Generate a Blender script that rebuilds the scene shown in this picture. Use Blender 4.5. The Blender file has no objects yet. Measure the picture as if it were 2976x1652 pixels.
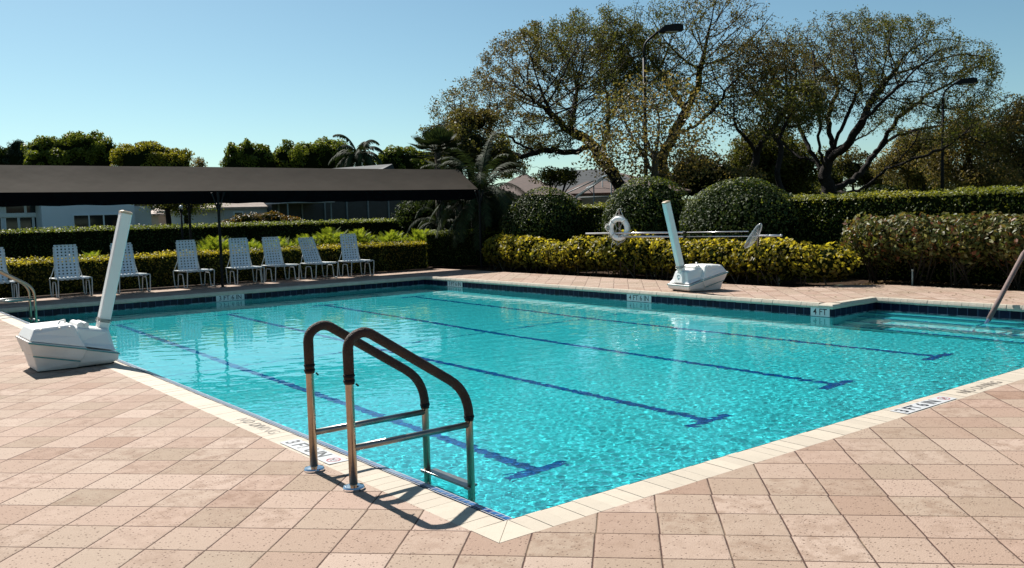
import bpy, math, random
import numpy as np
from mathutils import Vector, Matrix

# ------------------------------------------------------------------ camera, world, sun
FT = 0.3048                      # everything below is laid out in feet
sc = bpy.context.scene
col = sc.collection
cam_data = bpy.data.cameras.new('camera')
cam = bpy.data.objects.new('camera', cam_data)
col.objects.link(cam)
sc.camera = cam
yw, pt, ro = 0.9068, 0.0776, -0.0286
fw = Vector((math.cos(yw)*math.cos(pt), math.sin(yw)*math.cos(pt), -math.sin(pt)))
rt = Vector((math.sin(yw), -math.cos(yw), 0))
up = rt.cross(fw)
rr = math.cos(ro)*rt + math.sin(ro)*up
uu = -math.sin(ro)*rt + math.cos(ro)*up
M = Matrix((rr, uu, -fw)).transposed().to_4x4()
M.translation = Vector((-8.0209, -10.7583, 5.0595))*FT
cam.matrix_world = M
cam_data.sensor_width = 36
cam_data.lens = 36*2588.24/2976
cam_data.clip_start = 0.05
cam_data.clip_end = 3000

SUN = Vector((0.03, 0.98, 1.0)).normalized()
world = bpy.data.worlds.new('World')
sc.world = world
world.use_nodes = True
wn = world.node_tree
bg = wn.nodes['Background']
sky = wn.nodes.new('ShaderNodeTexSky')
sky.sky_type = 'NISHITA'
sky.sun_disc = False
sky.sun_elevation = math.asin(SUN.z)
sky.sun_rotation = math.atan2(SUN.x, SUN.y)
sky.air_density = 0.85
sky.dust_density = 0.5
sky.ozone_density = 1.6
hs = wn.nodes.new('ShaderNodeMixRGB')
hs.blend_type = 'MULTIPLY'
hs.inputs[0].default_value = 1.0
hs.inputs[2].default_value = (0.92, 1.15, 1.07, 1)
wn.links.new(sky.outputs[0], hs.inputs[1])
wn.links.new(hs.outputs[0], bg.inputs[0])
bg.inputs[1].default_value = 0.052

sun_data = bpy.data.lights.new('sun', 'SUN')
sun_data.energy = 5.0
sun_data.angle = math.radians(0.5)
sun_data.color = (1.0, 0.955, 0.88)
sun = bpy.data.objects.new('sun', sun_data)
col.objects.link(sun)
sun.rotation_euler = SUN.to_track_quat('Z', 'Y').to_euler()
sun_data.cycles.is_caustics_light = True
sc.view_settings.view_transform = 'Standard'
sc.view_settings.look = 'None'
sc.view_settings.exposure = 0.85
sc.cycles.use_denoising = True
sc.cycles.max_bounces = 10
sc.cycles.transparent_max_bounces = 12

rng = np.random.default_rng(7)
random.seed(7)

# ------------------------------------------------------------------ helpers
def arr_mesh(name, V, F, smooth=False):
    """V (n,3) feet; F (m,k) int array or list of lists"""
    me = bpy.data.meshes.new(name)
    V = np.asarray(V, float)*FT
    if isinstance(F, np.ndarray):
        k = F.shape[1]
        me.vertices.add(len(V)); me.vertices.foreach_set('co', V.ravel())
        me.loops.add(F.size); me.loops.foreach_set('vertex_index', F.ravel().astype(np.int32))
        me.polygons.add(len(F)); me.polygons.foreach_set('loop_start', np.arange(0, F.size, k, dtype=np.int32))
        if smooth: me.polygons.foreach_set('use_smooth', np.ones(len(F), bool))
        me.update(calc_edges=True)
    else:
        me.from_pydata([tuple(v) for v in V], [], [tuple(f) for f in F])
        if smooth:
            for p in me.polygons: p.use_smooth = True
        me.update()
    return me

def obj(name, me, mat=None, parent=None, loc=(0,0,0), rz=0):
    o = bpy.data.objects.new(name, me)
    col.objects.link(o)
    if mat is not None:
        for m in (mat if isinstance(mat, (list, tuple)) else [mat]): me.materials.append(m)
    o.location = Vector(loc)*FT
    o.rotation_euler = (0, 0, rz)
    if parent: o.parent = parent
    return o

def tag(o, label=None, cat=None, group=None, kind=None):
    if label: o['label'] = label
    if cat: o['category'] = cat
    if group: o['group'] = group
    if kind: o['kind'] = kind
    return o

def thing(name, label, cat, loc=(0,0,0), rz=0, group=None):
    o = bpy.data.objects.new(name, None)
    o.empty_display_size = 0.1
    col.objects.link(o)
    o.location = Vector(loc)*FT; o.rotation_euler = (0,0,rz)
    return tag(o, label, cat, group)

def copy_thing(root, loc, rz, label, scale=None):
    r = root.copy(); col.objects.link(r); r.location = Vector(loc)*FT; r.rotation_euler = (0,0,rz); r['label'] = label
    if scale: r.scale = (scale, scale, scale)
    for ch in list(root.children):
        c = ch.copy(); col.objects.link(c); c.parent = r
        for g in list(ch.children):
            d = g.copy(); col.objects.link(d); d.parent = c
    return r

class MB:
    """collects simple solids into one mesh (feet)"""
    def __init__(s): s.V = []; s.F = []; s.mi = []; s.n = 0; s.cur = 0
    def add(s, V, F):
        s.V += [tuple(map(float, v)) for v in V]; s.F += [tuple(i+s.n for i in f) for f in F]; s.mi += [s.cur]*len(F); s.n = len(s.V); return s
    def box(s, a, b, rz=0, c=None):
        x0,y0,z0 = a; x1,y1,z1 = b
        V = [(x0,y0,z0),(x1,y0,z0),(x1,y1,z0),(x0,y1,z0),(x0,y0,z1),(x1,y0,z1),(x1,y1,z1),(x0,y1,z1)]
        if rz:
            cx, cy = c or ((x0+x1)/2, (y0+y1)/2)
            V = [(cx+(x-cx)*math.cos(rz)-(y-cy)*math.sin(rz), cy+(x-cx)*math.sin(rz)+(y-cy)*math.cos(rz), z) for x,y,z in V]
        return s.add(V, [(0,3,2,1),(4,5,6,7),(0,1,5,4),(1,2,6,5),(2,3,7,6),(3,0,4,7)])
    def loft(s, rings, caps=True):
        """rings: list of equal-length vertex rings, counter-clockwise seen from the last ring"""
        k = len(rings[0]); V = [v for r in rings for v in r]; F = []
        for i in range(len(rings)-1):
            for j in range(k):
                F.append((i*k+j, i*k+(j+1)%k, (i+1)*k+(j+1)%k, (i+1)*k+j))
        if caps:
            F.append(tuple(range(k-1,-1,-1))); F.append(tuple((len(rings)-1)*k+j for j in range(k)))
        return s.add(V, F)
    def tube(s, pts, r, seg=10, caps=True):
        P = [Vector(p) for p in pts]; n = len(P)
        R = r if isinstance(r, (list, tuple)) else [r]*n
        T = []
        for i in range(n):
            a = P[max(i-1,0)]; b = P[min(i+1,n-1)]; T.append((b-a).normalized())
        ref = Vector((0,0,1)) if abs(T[0].z) < .9 else Vector((0,1,0))
        nrm = T[0].cross(ref).normalized(); rings = []
        for i in range(n):
            if i: nrm = (nrm - T[i]*nrm.dot(T[i])).normalized()
            b = T[i].cross(nrm)
            rings.append([P[i] + (nrm*math.cos(2*math.pi*j/seg) + b*math.sin(2*math.pi*j/seg))*R[i] for j in range(seg)])
        return s.loft(rings, caps)
    def mesh(s, name, smooth=False):
        me = bpy.data.meshes.new(name)
        me.from_pydata([tuple(Vector(v)*FT) for v in s.V], [], s.F)
        if any(s.mi):
            for p, m in zip(me.polygons, s.mi): p.material_index = m
        if smooth:
            for p in me.polygons: p.use_smooth = True
        me.update(); return me
    def build(s, name, mat, parent=None, smooth=False, loc=(0,0,0), rz=0, bevel=0, auto=None):
        me = s.mesh(name, smooth)
        o = obj(name, me, mat, parent, loc, rz)
        if auto is not None: me.set_sharp_from_angle(angle=math.radians(auto))
        if bevel:
            b = o.modifiers.new('bevel', 'BEVEL'); b.width = bevel*FT; b.segments = 2; b.limit_method = 'ANGLE'; b.angle_limit = math.radians(30)
        return o

def arc(c, r, a0, a1, n, plane='xz'):
    out = []
    for i in range(n+1):
        a = a0+(a1-a0)*i/n
        if plane == 'xz': out.append((c[0]+r*math.cos(a), c[1], c[2]+r*math.sin(a)))
        else: out.append((c[0]+r*math.cos(a), c[1]+r*math.sin(a), c[2]))
    return out

def fillet(pts, r, n=5):
    """round the inner corners of a polyline"""
    P = [Vector(p) for p in pts]; out = [P[0]]
    for i in range(1, len(P)-1):
        a, b, c = P[i-1], P[i], P[i+1]
        d1 = (a-b); d2 = (c-b); rr_ = min(r, d1.length*.49, d2.length*.49)
        p, q = b+d1.normalized()*rr_, b+d2.normalized()*rr_
        for k in range(n+1):
            t = k/n; out.append((1-t)**2*p + 2*t*(1-t)*b + t*t*q)
    out.append(P[-1]); return out

# ------------------------------------------------------------------ materials
def new_mat(name):
    m = bpy.data.materials.new(name); m.use_nodes = True
    nt = m.node_tree; return m, nt, nt.nodes['Principled BSDF']
def N(nt, t, **kw):
    n = nt.nodes.new(t)
    for k, v in kw.items(): setattr(n, k, v)
    return n
def math_n(nt, op, a, b=None, c=None):
    n = nt.nodes.new('ShaderNodeMath'); n.operation = op
    for i, v in enumerate((a, b, c)):
        if v is None: continue
        if isinstance(v, (int, float)): n.inputs[i].default_value = v
        else: nt.links.new(v, n.inputs[i])
    return n.outputs[0]
def ramp(nt, fac, stops, interp='LINEAR'):
    r = nt.nodes.new('ShaderNodeValToRGB'); r.color_ramp.interpolation = interp
    el = r.color_ramp.elements
    while len(el) < len(stops): el.new(0.5)
    for e, (p, c) in zip(el, stops): e.position = p; e.color = (*c, 1) if len(c) == 3 else c
    nt.links.new(fac, r.inputs[0]); return r.outputs[0]
def mixc(nt, fac, a, b, mode='MIX'):
    n = nt.nodes.new('ShaderNodeMixRGB'); n.blend_type = mode
    for i, v in enumerate((fac, a, b)):
        if isinstance(v, (int, float)): n.inputs[i].default_value = v
        elif isinstance(v, tuple): n.inputs[i].default_value = (*v, 1)
        else: nt.links.new(v, n.inputs[i])
    return n.outputs[0]
def noise(nt, scale, detail=4, vec=None, rough=.55):
    n = nt.nodes.new('ShaderNodeTexNoise'); n.inputs['Scale'].default_value = scale; n.inputs['Detail'].default_value = detail; n.inputs['Roughness'].default_value = rough
    if vec is not None: nt.links.new(vec, n.inputs['Vector'])
    return n.outputs['Fac']
def wpos(nt): return nt.nodes.new('ShaderNodeNewGeometry').outputs['Position']
def plain(name, c, rough=.5, metal=0, var=.12, scale=6, bump=0, spec=.5):
    m, nt, b = new_mat(name)
    tc = nt.nodes.new('ShaderNodeTexCoord').outputs['Object']
    f = noise(nt, scale, 5, tc)
    lo = tuple(max(0, x*(1-var)) for x in c); hi = tuple(min(1, x*(1+var)) for x in c)
    nt.links.new(ramp(nt, f, [(.3, lo), (.7, hi)]), b.inputs['Base Color'])
    b.inputs['Roughness'].default_value = rough; b.inputs['Metallic'].default_value = metal
    b.inputs['Specular IOR Level'].default_value = spec
    if bump:
        bn = nt.nodes.new('ShaderNodeBump'); bn.inputs['Strength'].default_value = bump; bn.inputs['Distance'].default_value = .01
        nt.links.new(noise(nt, scale*8, 4, tc), bn.inputs['Height']); nt.links.new(bn.outputs[0], b.inputs['Normal'])
    return m
def leaf_mat(name, cols, trans=.4, rough=.45, patch=None):
    """cols: list of colours picked per leaf"""
    m, nt, b = new_mat(name)
    g = nt.nodes.new('ShaderNodeNewGeometry')
    n = len(cols)
    c = ramp(nt, g.outputs['Random Per Island'], [(i/(max(n-1,1)), k) for i, k in enumerate(cols)])
    if patch:   # a second colour that comes in patches (new growth, dry twigs)
        f = noise(nt, patch[1], 3, g.outputs['Position'])
        f = ramp(nt, f, [(.48, (0,0,0)), (.62, (1,1,1))])
        c = mixc(nt, f, c, mixc(nt, .6, c, patch[0]))
    nt.links.new(c, b.inputs['Base Color'])
    b.inputs['Roughness'].default_value = rough
    b.inputs['Specular IOR Level'].default_value = .2
    t = nt.nodes.new('ShaderNodeBsdfTranslucent'); nt.links.new(mixc(nt, 1.0, c, (1.25, 1.2, .7), 'MULTIPLY'), t.inputs[0])
    mx = nt.nodes.new('ShaderNodeMixShader'); mx.inputs[0].default_value = trans
    nt.links.new(b.outputs[0], mx.inputs[1]); nt.links.new(t.outputs[0], mx.inputs[2])
    nt.links.new(mx.outputs[0], nt.nodes['Material Output'].inputs[0])
    return m

# deck pavers: one-foot squares laid on the diagonal
def paver_mat():
    m, nt, b = new_mat('pavers')
    pos = wpos(nt)
    sx = N(nt, 'ShaderNodeSeparateXYZ'); nt.links.new(pos, sx.inputs[0])
    x = math_n(nt, 'DIVIDE', sx.outputs[0], FT); y = math_n(nt, 'DIVIDE', sx.outputs[1], FT)
    # slow wander so that the rows are not ruler straight
    w1 = math_n(nt, 'MULTIPLY', math_n(nt, 'SUBTRACT', noise(nt, 1.0, 2, pos), .5), .03)
    a = math_n(nt, 'ADD', math_n(nt, 'MULTIPLY', math_n(nt, 'ADD', x, y), .70711), -.506)
    c = math_n(nt, 'ADD', math_n(nt, 'MULTIPLY', math_n(nt, 'SUBTRACT', y, x), .70711), -.519)
    a = math_n(nt, 'ADD', a, w1); c = math_n(nt, 'SUBTRACT', c, w1)
    fa = math_n(nt, 'FLOOR', a); 
    rowj = N(nt, 'ShaderNodeTexWhiteNoise', noise_dimensions='1D'); nt.links.new(fa, rowj.inputs['W'])
    c = math_n(nt, 'ADD', c, math_n(nt, 'MULTIPLY', math_n(nt, 'SUBTRACT', rowj.outputs[0], .5), .035))
    fc = math_n(nt, 'FLOOR', c)
    ra = math_n(nt, 'FRACT', a); rc = math_n(nt, 'FRACT', c)
    da = math_n(nt, 'MINIMUM', ra, math_n(nt, 'SUBTRACT', 1, ra)); dc = math_n(nt, 'MINIMUM', rc, math_n(nt, 'SUBTRACT', 1, rc))
    d = math_n(nt, 'MINIMUM', da, dc)
    edge_n = math_n(nt, 'MULTIPLY', math_n(nt, 'SUBTRACT', noise(nt, 60, 3, pos), .5), .012)
    d2 = math_n(nt, 'ADD', d, edge_n)
    cell = N(nt, 'ShaderNodeCombineXYZ'); nt.links.new(fa, cell.inputs[0]); nt.links.new(fc, cell.inputs[1])
    wn_ = N(nt, 'ShaderNodeTexWhiteNoise', noise_dimensions='3D'); nt.links.new(cell.outputs[0], wn_.inputs['Vector'])
    tone = ramp(nt, wn_.outputs[0], [(0, (.278,.178,.130)), (.2, (.378,.270,.215)), (.4, (.318,.236,.178)), (.6, (.408,.302,.244)), (.8, (.345,.235,.182)), (1, (.285,.210,.152))])
    # blotchy wear on some pavers
    bl = noise(nt, 9, 5, pos, .72)
    wcell = math_n(nt, 'GREATER_THAN', wn_.outputs[0], .1)
    sep = N(nt, 'ShaderNodeSeparateColor'); nt.links.new(wn_.outputs['Color'], sep.inputs[0])
    worn = math_n(nt, 'MULTIPLY', ramp(nt, bl, [(.44, (0,0,0)), (.62, (1,1,1))]), ramp(nt, sep.outputs[1], [(.3,(.08,)*3),(.9,(.62,)*3)]))
    tone = mixc(nt, worn, tone, (.185,.105,.068))
    big = noise(nt, .5, 2, pos)
    tone = mixc(nt, ramp(nt, big, [(.35,(0,)*3),(.7,(.35,)*3)]), tone, (.29,.235,.175))
    # fine dark pits
    v = N(nt, 'ShaderNodeTexVoronoi', feature='F1'); v.inputs['Scale'].default_value = 52; nt.links.new(pos, v.inputs['Vector'])
    pit = ramp(nt, v.outputs['Distance'], [(.12, (1,1,1)), (.30, (0,0,0))])
    vs = N(nt, 'ShaderNodeSeparateColor'); nt.links.new(v.outputs['Color'], vs.inputs[0])
    pitm = math_n(nt, 'MULTIPLY', pit, math_n(nt, 'GREATER_THAN', math_n(nt,'ADD',vs.outputs[0], math_n(nt,'MULTIPLY',bl,.85)), .88))
    tone = mixc(nt, math_n(nt, 'MULTIPLY', pitm, .8), tone, (.085,.045,.03))
    fine = noise(nt, 160, 3, pos, .7)
    tone = mixc(nt, .5, tone, ramp(nt, fine, [(.3, (.35,.35,.35)), (.7, (.65,.65,.65))]), 'OVERLAY')
    joint = ramp(nt, d2, [(.008, (1,1,1)), (.017, (0,0,0))])
    jn = noise(nt, 3, 3, pos)
    jc = mixc(nt, ramp(nt, jn, [(.52,(0,)*3),(.70,(.9,)*3)]), (.075,.036,.026), (.22,.155,.10))
    tone = mixc(nt, joint, tone, jc)
    nt.links.new(tone, b.inputs['Base Color']); b.inputs['Roughness'].default_value = .85; b.inputs['Specular IOR Level'].default_value = .25
    h = ramp(nt, d2, [(.003, (0,)*3), (.02, (.85,)*3), (.05, (1,)*3)])
    tilt = math_n(nt, 'ADD', math_n(nt, 'MULTIPLY', math_n(nt, 'SUBTRACT', ra, .5), math_n(nt, 'SUBTRACT', sep.outputs[0], .5)), math_n(nt, 'MULTIPLY', math_n(nt, 'SUBTRACT', rc, .5), math_n(nt, 'SUBTRACT', sep.outputs[2], .5)))
    hh = math_n(nt, 'ADD', math_n(nt, 'MULTIPLY', h, .006), math_n(nt, 'ADD', math_n(nt, 'MULTIPLY', tilt, .010), math_n(nt, 'ADD', math_n(nt, 'MULTIPLY', noise(nt, 120, 4, pos, .7), .0035), math_n(nt, 'MULTIPLY', pitm, -.003))))
    bn = N(nt, 'ShaderNodeBump'); bn.inputs['Strength'].default_value = .8; bn.inputs['Distance'].default_value = 1.0
    nt.links.new(hh, bn.inputs['Height']); nt.links.new(bn.outputs[0], b.inputs['Normal'])
    return m
M_PAVER = paver_mat()

def brick_edge_mat(name, base, isl=True):
    m, nt, b = new_mat(name)
    g = N(nt, 'ShaderNodeNewGeometry'); pos = g.outputs['Position']
    c = ramp(nt, g.outputs['Random Per Island'], [(0, tuple(x*.93 for x in base)), (1, tuple(min(1, x*1.05) for x in base))])
    st = noise(nt, 9, 5, pos, .6)
    c = mixc(nt, ramp(nt, st, [(.5,(0,)*3),(.8,(.5,)*3)]), c, tuple(x*.78 for x in base))
    sp = noise(nt, 190, 2, pos, .6)
    c = mixc(nt, ramp(nt, sp, [(.64,(0,)*3),(.72,(.6,)*3)]), c, (.19,.14,.09))
    nt.links.new(c, b.inputs['Base Color']); b.inputs['Roughness'].default_value = .75; b.inputs['Specular IOR Level'].default_value = .3
    bn = N(nt, 'ShaderNodeBump'); bn.inputs['Strength'].default_value = .5; bn.inputs['Distance'].default_value = .003
    nt.links.new(noise(nt, 90, 5, pos, .7), bn.inputs['Height']); nt.links.new(bn.outputs[0], b.inputs['Normal'])
    return m
M_COPE = brick_edge_mat('coping_stone', (.455,.395,.318))
M_GROUT = plain('grout', (.30,.235,.17), .9, scale=30)

def tile_mat(name, size, cols, groutc, gw=.03, rough=.12, fade=False):
    m, nt, b = new_mat(name)
    pos = wpos(nt); s = N(nt, 'ShaderNodeSeparateXYZ'); nt.links.new(pos, s.inputs[0])
    fr, fl = [], []
    for i, off in enumerate((.04, .07, .0)):
        q = math_n(nt, 'ADD', math_n(nt, 'DIVIDE', s.outputs[i], FT*size), off + .5*0)
        if i == 2: q = math_n(nt, 'ADD', q, .32)
        f = math_n(nt, 'FRACT', q); fr.append(math_n(nt, 'MINIMUM', f, math_n(nt, 'SUBTRACT', 1, f))); fl.append(math_n(nt, 'FLOOR', q))
    return m, nt, b, pos, fr, fl, s

def wall_tile():
    m, nt, b, pos, fr, fl, s = tile_mat('navy_tile', .5, None, None)
    nrm = N(nt, 'ShaderNodeNewGeometry').outputs['Normal']; ns = N(nt, 'ShaderNodeSeparateXYZ'); nt.links.new(nrm, ns.inputs[0])
    isx = math_n(nt, 'GREATER_THAN', math_n(nt, 'ABSOLUTE', ns.outputs[0]), .5)
    u = mixc(nt, isx, fr[0], fr[1])
    g = math_n(nt, 'LESS_THAN', u, .022)
    cb = N(nt, 'ShaderNodeCombineXYZ'); [nt.links.new(fl[i], cb.inputs[i]) for i in range(3)]
    w = N(nt, 'ShaderNodeTexWhiteNoise', noise_dimensions='3D'); nt.links.new(cb.outputs[0], w.inputs['Vector'])
    c = ramp(nt, w.outputs[0], [(0, (.002,.004,.014)), (1, (.005,.010,.030))])
    c = mixc(nt, g, c, (.07,.10,.16))
    z = math_n(nt, 'DIVIDE', s.outputs[2], FT)
    scum = math_n(nt, 'MULTIPLY', math_n(nt, 'MULTIPLY', math_n(nt, 'LESS_THAN', z, -.60), math_n(nt, 'GREATER_THAN', z, -.72)), ramp(nt, noise(nt, 8, 3, pos), [(.4,(.1,)*3),(.6,(.8,)*3)]))
    c = mixc(nt, scum, c, (.24,.27,.30))
    nt.links.new(c, b.inputs['Base Color']); b.inputs['Roughness'].default_value = .3; b.inputs['Specular IOR Level'].default_value = .12
    return m
M_TILE = wall_tile()

def mosaic():
    m, nt, b, pos, fr, fl, s = tile_mat('mosaic_tile', .165, None, None)
    g = math_n(nt, 'LESS_THAN', math_n(nt, 'MINIMUM', fr[1], 1.0), .07)
    cb = N(nt, 'ShaderNodeCombineXYZ'); nt.links.new(fl[1], cb.inputs[1])
    w = N(nt, 'ShaderNodeTexWhiteNoise', noise_dimensions='3D'); nt.links.new(cb.outputs[0], w.inputs['Vector'])
    c = ramp(nt, w.outputs[0], [(0, (.008,.03,.15)), (.5, (.02,.085,.25)), (1, (.03,.13,.32))])
    pale_n = noise(nt, 1.0, 3, pos)
    yy = math_n(nt, 'DIVIDE', s.outputs[1], FT*40)
    lf = ramp(nt, math_n(nt, 'ADD', pale_n, math_n(nt, 'MINIMUM', yy, .3)), [(.55,(.0,)*3),(.7,(.8,)*3)])  # patchy paling, stronger further along the strip
    c = mixc(nt, lf, c, (.24,.28,.33))
    c = mixc(nt, g, c, (.34,.36,.38))
    nt.links.new(c, b.inputs['Base Color']); b.inputs['Roughness'].default_value = .2
    return m
M_MOSAIC = mosaic()
M_MOSLINE = plain('mosaic_grout_line', (.36,.38,.42), .6)

M_PLASTER = plain('pool_plaster', (.43,.52,.51), .8, var=.05, scale=1.2)
M_LANE = plain('lane_tile', (.012,.055,.22), .3, var=.25, scale=9)

def water_mat():
    m = bpy.data.materials.new('pool_water'); m.use_nodes = True; nt = m.node_tree; nt.nodes.clear()
    out = nt.nodes.new('ShaderNodeOutputMaterial'); rf = nt.nodes.new('ShaderNodeBsdfRefraction'); rf.inputs['IOR'].default_value = 1.33; rf.inputs['Roughness'].default_value = 0.0; rf.inputs['Color'].default_value = (.27,.92,.98,1)
    gl = nt.nodes.new('ShaderNodeBsdfGlossy'); gl.inputs['Roughness'].default_value = 0.0; gl.inputs['Color'].default_value = (1,1,1,1)
    fr = nt.nodes.new('ShaderNodeFresnel'); fr.inputs[0].default_value = 1.33
    mx = nt.nodes.new('ShaderNodeMixShader'); nt.links.new(fr.outputs[0], mx.inputs[0]); nt.links.new(rf.outputs[0], mx.inputs[1]); nt.links.new(gl.outputs[0], mx.inputs[2])
    nt.links.new(mx.outputs[0], out.inputs[0])
    return m
M_WATER = water_mat()

M_WHITE = plain('white_plastic', (.74,.73,.71), .38, var=.03, scale=3, bump=.15)
M_WHITE_D = plain('white_plastic_weathered', (.68,.665,.64), .5, var=.08, scale=5, bump=.2)
M_TEAL = plain('teal_trim', (.03,.22,.24), .35, var=.05)
M_STEEL = plain('stainless_steel', (.40,.31,.23), .32, 1.0, var=.10, scale=14)
M_CHROME = plain('chrome', (.85,.86,.88), .08, 1.0, var=.03)
M_STEEL_D = plain('dull_steel', (.24,.24,.23), .35, 1.0, var=.2, scale=12)
M_TAN = plain('tan_cap', (.42,.32,.22), .6)
M_FRAME = plain('powder_coated_frame', (.46,.50,.50), .4, var=.06)
M_STRAP = plain('vinyl_strap', (.50,.58,.66), .45, var=.04, scale=12)
M_BLACK = plain('black_paint', (.005,.005,.006), .6, var=.1, spec=.2)
M_SIGN = plain('white_sign_tile', (.50,.50,.50), .35, var=.02)
M_TEXT = plain('black_lettering', (.012,.012,.014), .5, var=.05)
M_TEXT_F = plain('faded_lettering', (.17,.145,.12), .7, var=.1)
M_RED = plain('red_symbol', (.35,.05,.06), .5)
M_ROPE = plain('white_rope', (.5,.49,.45), .8, var=.06, scale=30)
M_ALU = plain('aluminium_pole', (.62,.60,.62), .25, .6, var=.04)
M_STAKE = plain('pale_pvc', (.5,.52,.45), .6)

def cover_mat():
    m, nt, b = new_mat('rail_cover')
    tc = N(nt, 'ShaderNodeTexCoord').outputs['Object']
    nt.links.new(ramp(nt, noise(nt, 9, 4, tc), [(.3,(.030,.016,.012)),(.7,(.050,.028,.020))]), b.inputs['Base Color'])
    b.inputs['Roughness'].default_value = .75
    b.inputs['Specular IOR Level'].default_value = .3
    v = N(nt, 'ShaderNodeTexVoronoi'); v.inputs['Scale'].default_value = 110; nt.links.new(tc, v.inputs['Vector'])
    bn = N(nt, 'ShaderNodeBump'); bn.inputs['Strength'].default_value = .9; bn.inputs['Distance'].default_value = .004
    nt.links.new(v.outputs['Distance'], bn.inputs['Height']); nt.links.new(bn.outputs[0], b.inputs['Normal'])
    return m
M_COVER = cover_mat()
M_COVER_W = plain('faded_rail_cover', (.16,.105,.095), .8, var=.12, scale=20, bump=.5)

def canvas_mat():
    m, nt, b = new_mat('canopy_canvas')
    pos = wpos(nt)
    c = ramp(nt, noise(nt, .8, 5, pos, .6), [(.3, (.048,.037,.027)), (.7, (.064,.050,.038))])
    sp = noise(nt, 40, 2, pos)
    c = mixc(nt, ramp(nt, sp, [(.68,(0,)*3),(.75,(.5,)*3)]), c, (.045,.035,.03))
    s = N(nt, 'ShaderNodeSeparateXYZ'); nt.links.new(pos, s.inputs[0])
    nt.links.new(c, b.inputs['Base Color']); b.inputs['Roughness'].default_value = .85; b.inputs['Specular IOR Level'].default_value = .1
    t = N(nt, 'ShaderNodeBsdfTranslucent'); nt.links.new(c, t.inputs[0])
    mx = N(nt, 'ShaderNodeMixShader'); mx.inputs[0].default_value = .12
    nt.links.new(b.outputs[0], mx.inputs[1]); nt.links.new(t.outputs[0], mx.inputs[2]); nt.links.new(mx.outputs[0], nt.nodes['Material Output'].inputs[0])
    bn = N(nt, 'ShaderNodeBump'); bn.inputs['Strength'].default_value = .5; bn.inputs['Distance'].default_value = .03
    nt.links.new(noise(nt, 1.2, 3, pos), bn.inputs['Height']); nt.links.new(bn.outputs[0], b.inputs['Normal'])
    return m
M_CANVAS = canvas_mat()
M_VALANCE = plain('valance_canvas', (.004,.004,.005), 1.0, var=.1, spec=0)

def ground_mat(name, stops, scale, bump=.03):
    m, nt, b = new_mat(name); pos = wpos(nt)
    nt.links.new(ramp(nt, noise(nt, scale, 6, pos, .7), stops), b.inputs['Base Color']); b.inputs['Roughness'].default_value = .95; b.inputs['Specular IOR Level'].default_value = .1
    bn = N(nt, 'ShaderNodeBump'); bn.inputs['Distance'].default_value = bump; nt.links.new(noise(nt, scale*3, 5, pos, .7), bn.inputs['Height']); nt.links.new(bn.outputs[0], b.inputs['Normal'])
    return m
M_GRASS = ground_mat('lawn', [(.3,(.02,.03,.008)),(.55,(.035,.05,.013)),(.75,(.055,.055,.02))], 4)
M_MULCH = ground_mat('mulch', [(.3,(.012,.007,.005)),(.5,(.035,.02,.012)),(.62,(.075,.043,.02)),(.75,(.02,.012,.007))], 14)

def bark_mat(name, a, b_):
    m, nt, b = new_mat(name); pos = wpos(nt)
    nt.links.new(ramp(nt, noise(nt, 3.5, 6, pos, .7), [(.35, a), (.65, b_)]), b.inputs['Base Color']); b.inputs['Roughness'].default_value = .9; b.inputs['Specular IOR Level'].default_value = .2
    bn = N(nt, 'ShaderNodeBump'); bn.inputs['Distance'].default_value = .04; nt.links.new(noise(nt, 14, 5, pos, .7), bn.inputs['Height']); nt.links.new(bn.outputs[0], b.inputs['Normal'])
    return m
M_BARK = bark_mat('bark', (.010,.007,.006), (.026,.020,.017))
M_BARK_L = bark_mat('pale_bark', (.05,.04,.03), (.11,.09,.065))
M_TWIG = bark_mat('twig_bark', (.022,.017,.012), (.055,.043,.03))
M_CORE = plain('shade_core_fill', (.008,.012,.004), 1.0, var=.5, scale=8, spec=0)  # near-black fill: shade between the leaves put into the colour

# ------------------------------------------------------------------ setting: ground, deck, pool
PX0, PX1, PY0, PY1 = .75, 32.7, .75, 53.2      # pool
AX, AY = 36.9, 14.8                            # step alcove
CW = .75                                       # coping width
WZ = -.65                                      # water level

def flat(rects, z):
    V, F = [], []
    for r in rects:
        pts = [(r[0],r[1]),(r[2],r[1]),(r[2],r[3]),(r[0],r[3])] if len(r) == 4 and not isinstance(r[0], tuple) else r
        n = len(V); V += [(p[0],p[1],z) for p in pts]; F.append(tuple(range(n, n+len(pts))))
    return V, F

def subdiv_rects(rects, step=6):
    out = []
    for r in rects:
        nx = max(1, int((r[2]-r[0])/step)); ny = max(1, int((r[3]-r[1])/step))
        for i in range(nx):
            for j in range(ny):
                out.append((r[0]+(r[2]-r[0])*i/nx, r[1]+(r[3]-r[1])*j/ny, r[0]+(r[2]-r[0])*(i+1)/nx, r[1]+(r[3]-r[1])*(j+1)/ny))
    return out
ox1, oy1, oax, oay = PX1+CW, PY1+CW, AX+CW, AY+CW
V, F = flat([(-70,-60,60,0), (-70,0,0,62.3), (0,oy1,ox1,62.3), (ox1,oay,40.2,62.3), (oax,0,44.8,oay)], 0)
n = len(V)
edge = [(40.2,oay,0),(45.0,oay,0),(45.1,17.5,0),(44.6,19.2,0),(43.4,20.8,0),(41.6,21.6,0),(40.2,22.2,0)]
V += edge; F.append(tuple(range(n, n+len(edge))))
me = arr_mesh('pool_deck', V, F)
tag(obj('pool_deck', me, M_PAVER), kind='structure')

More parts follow.
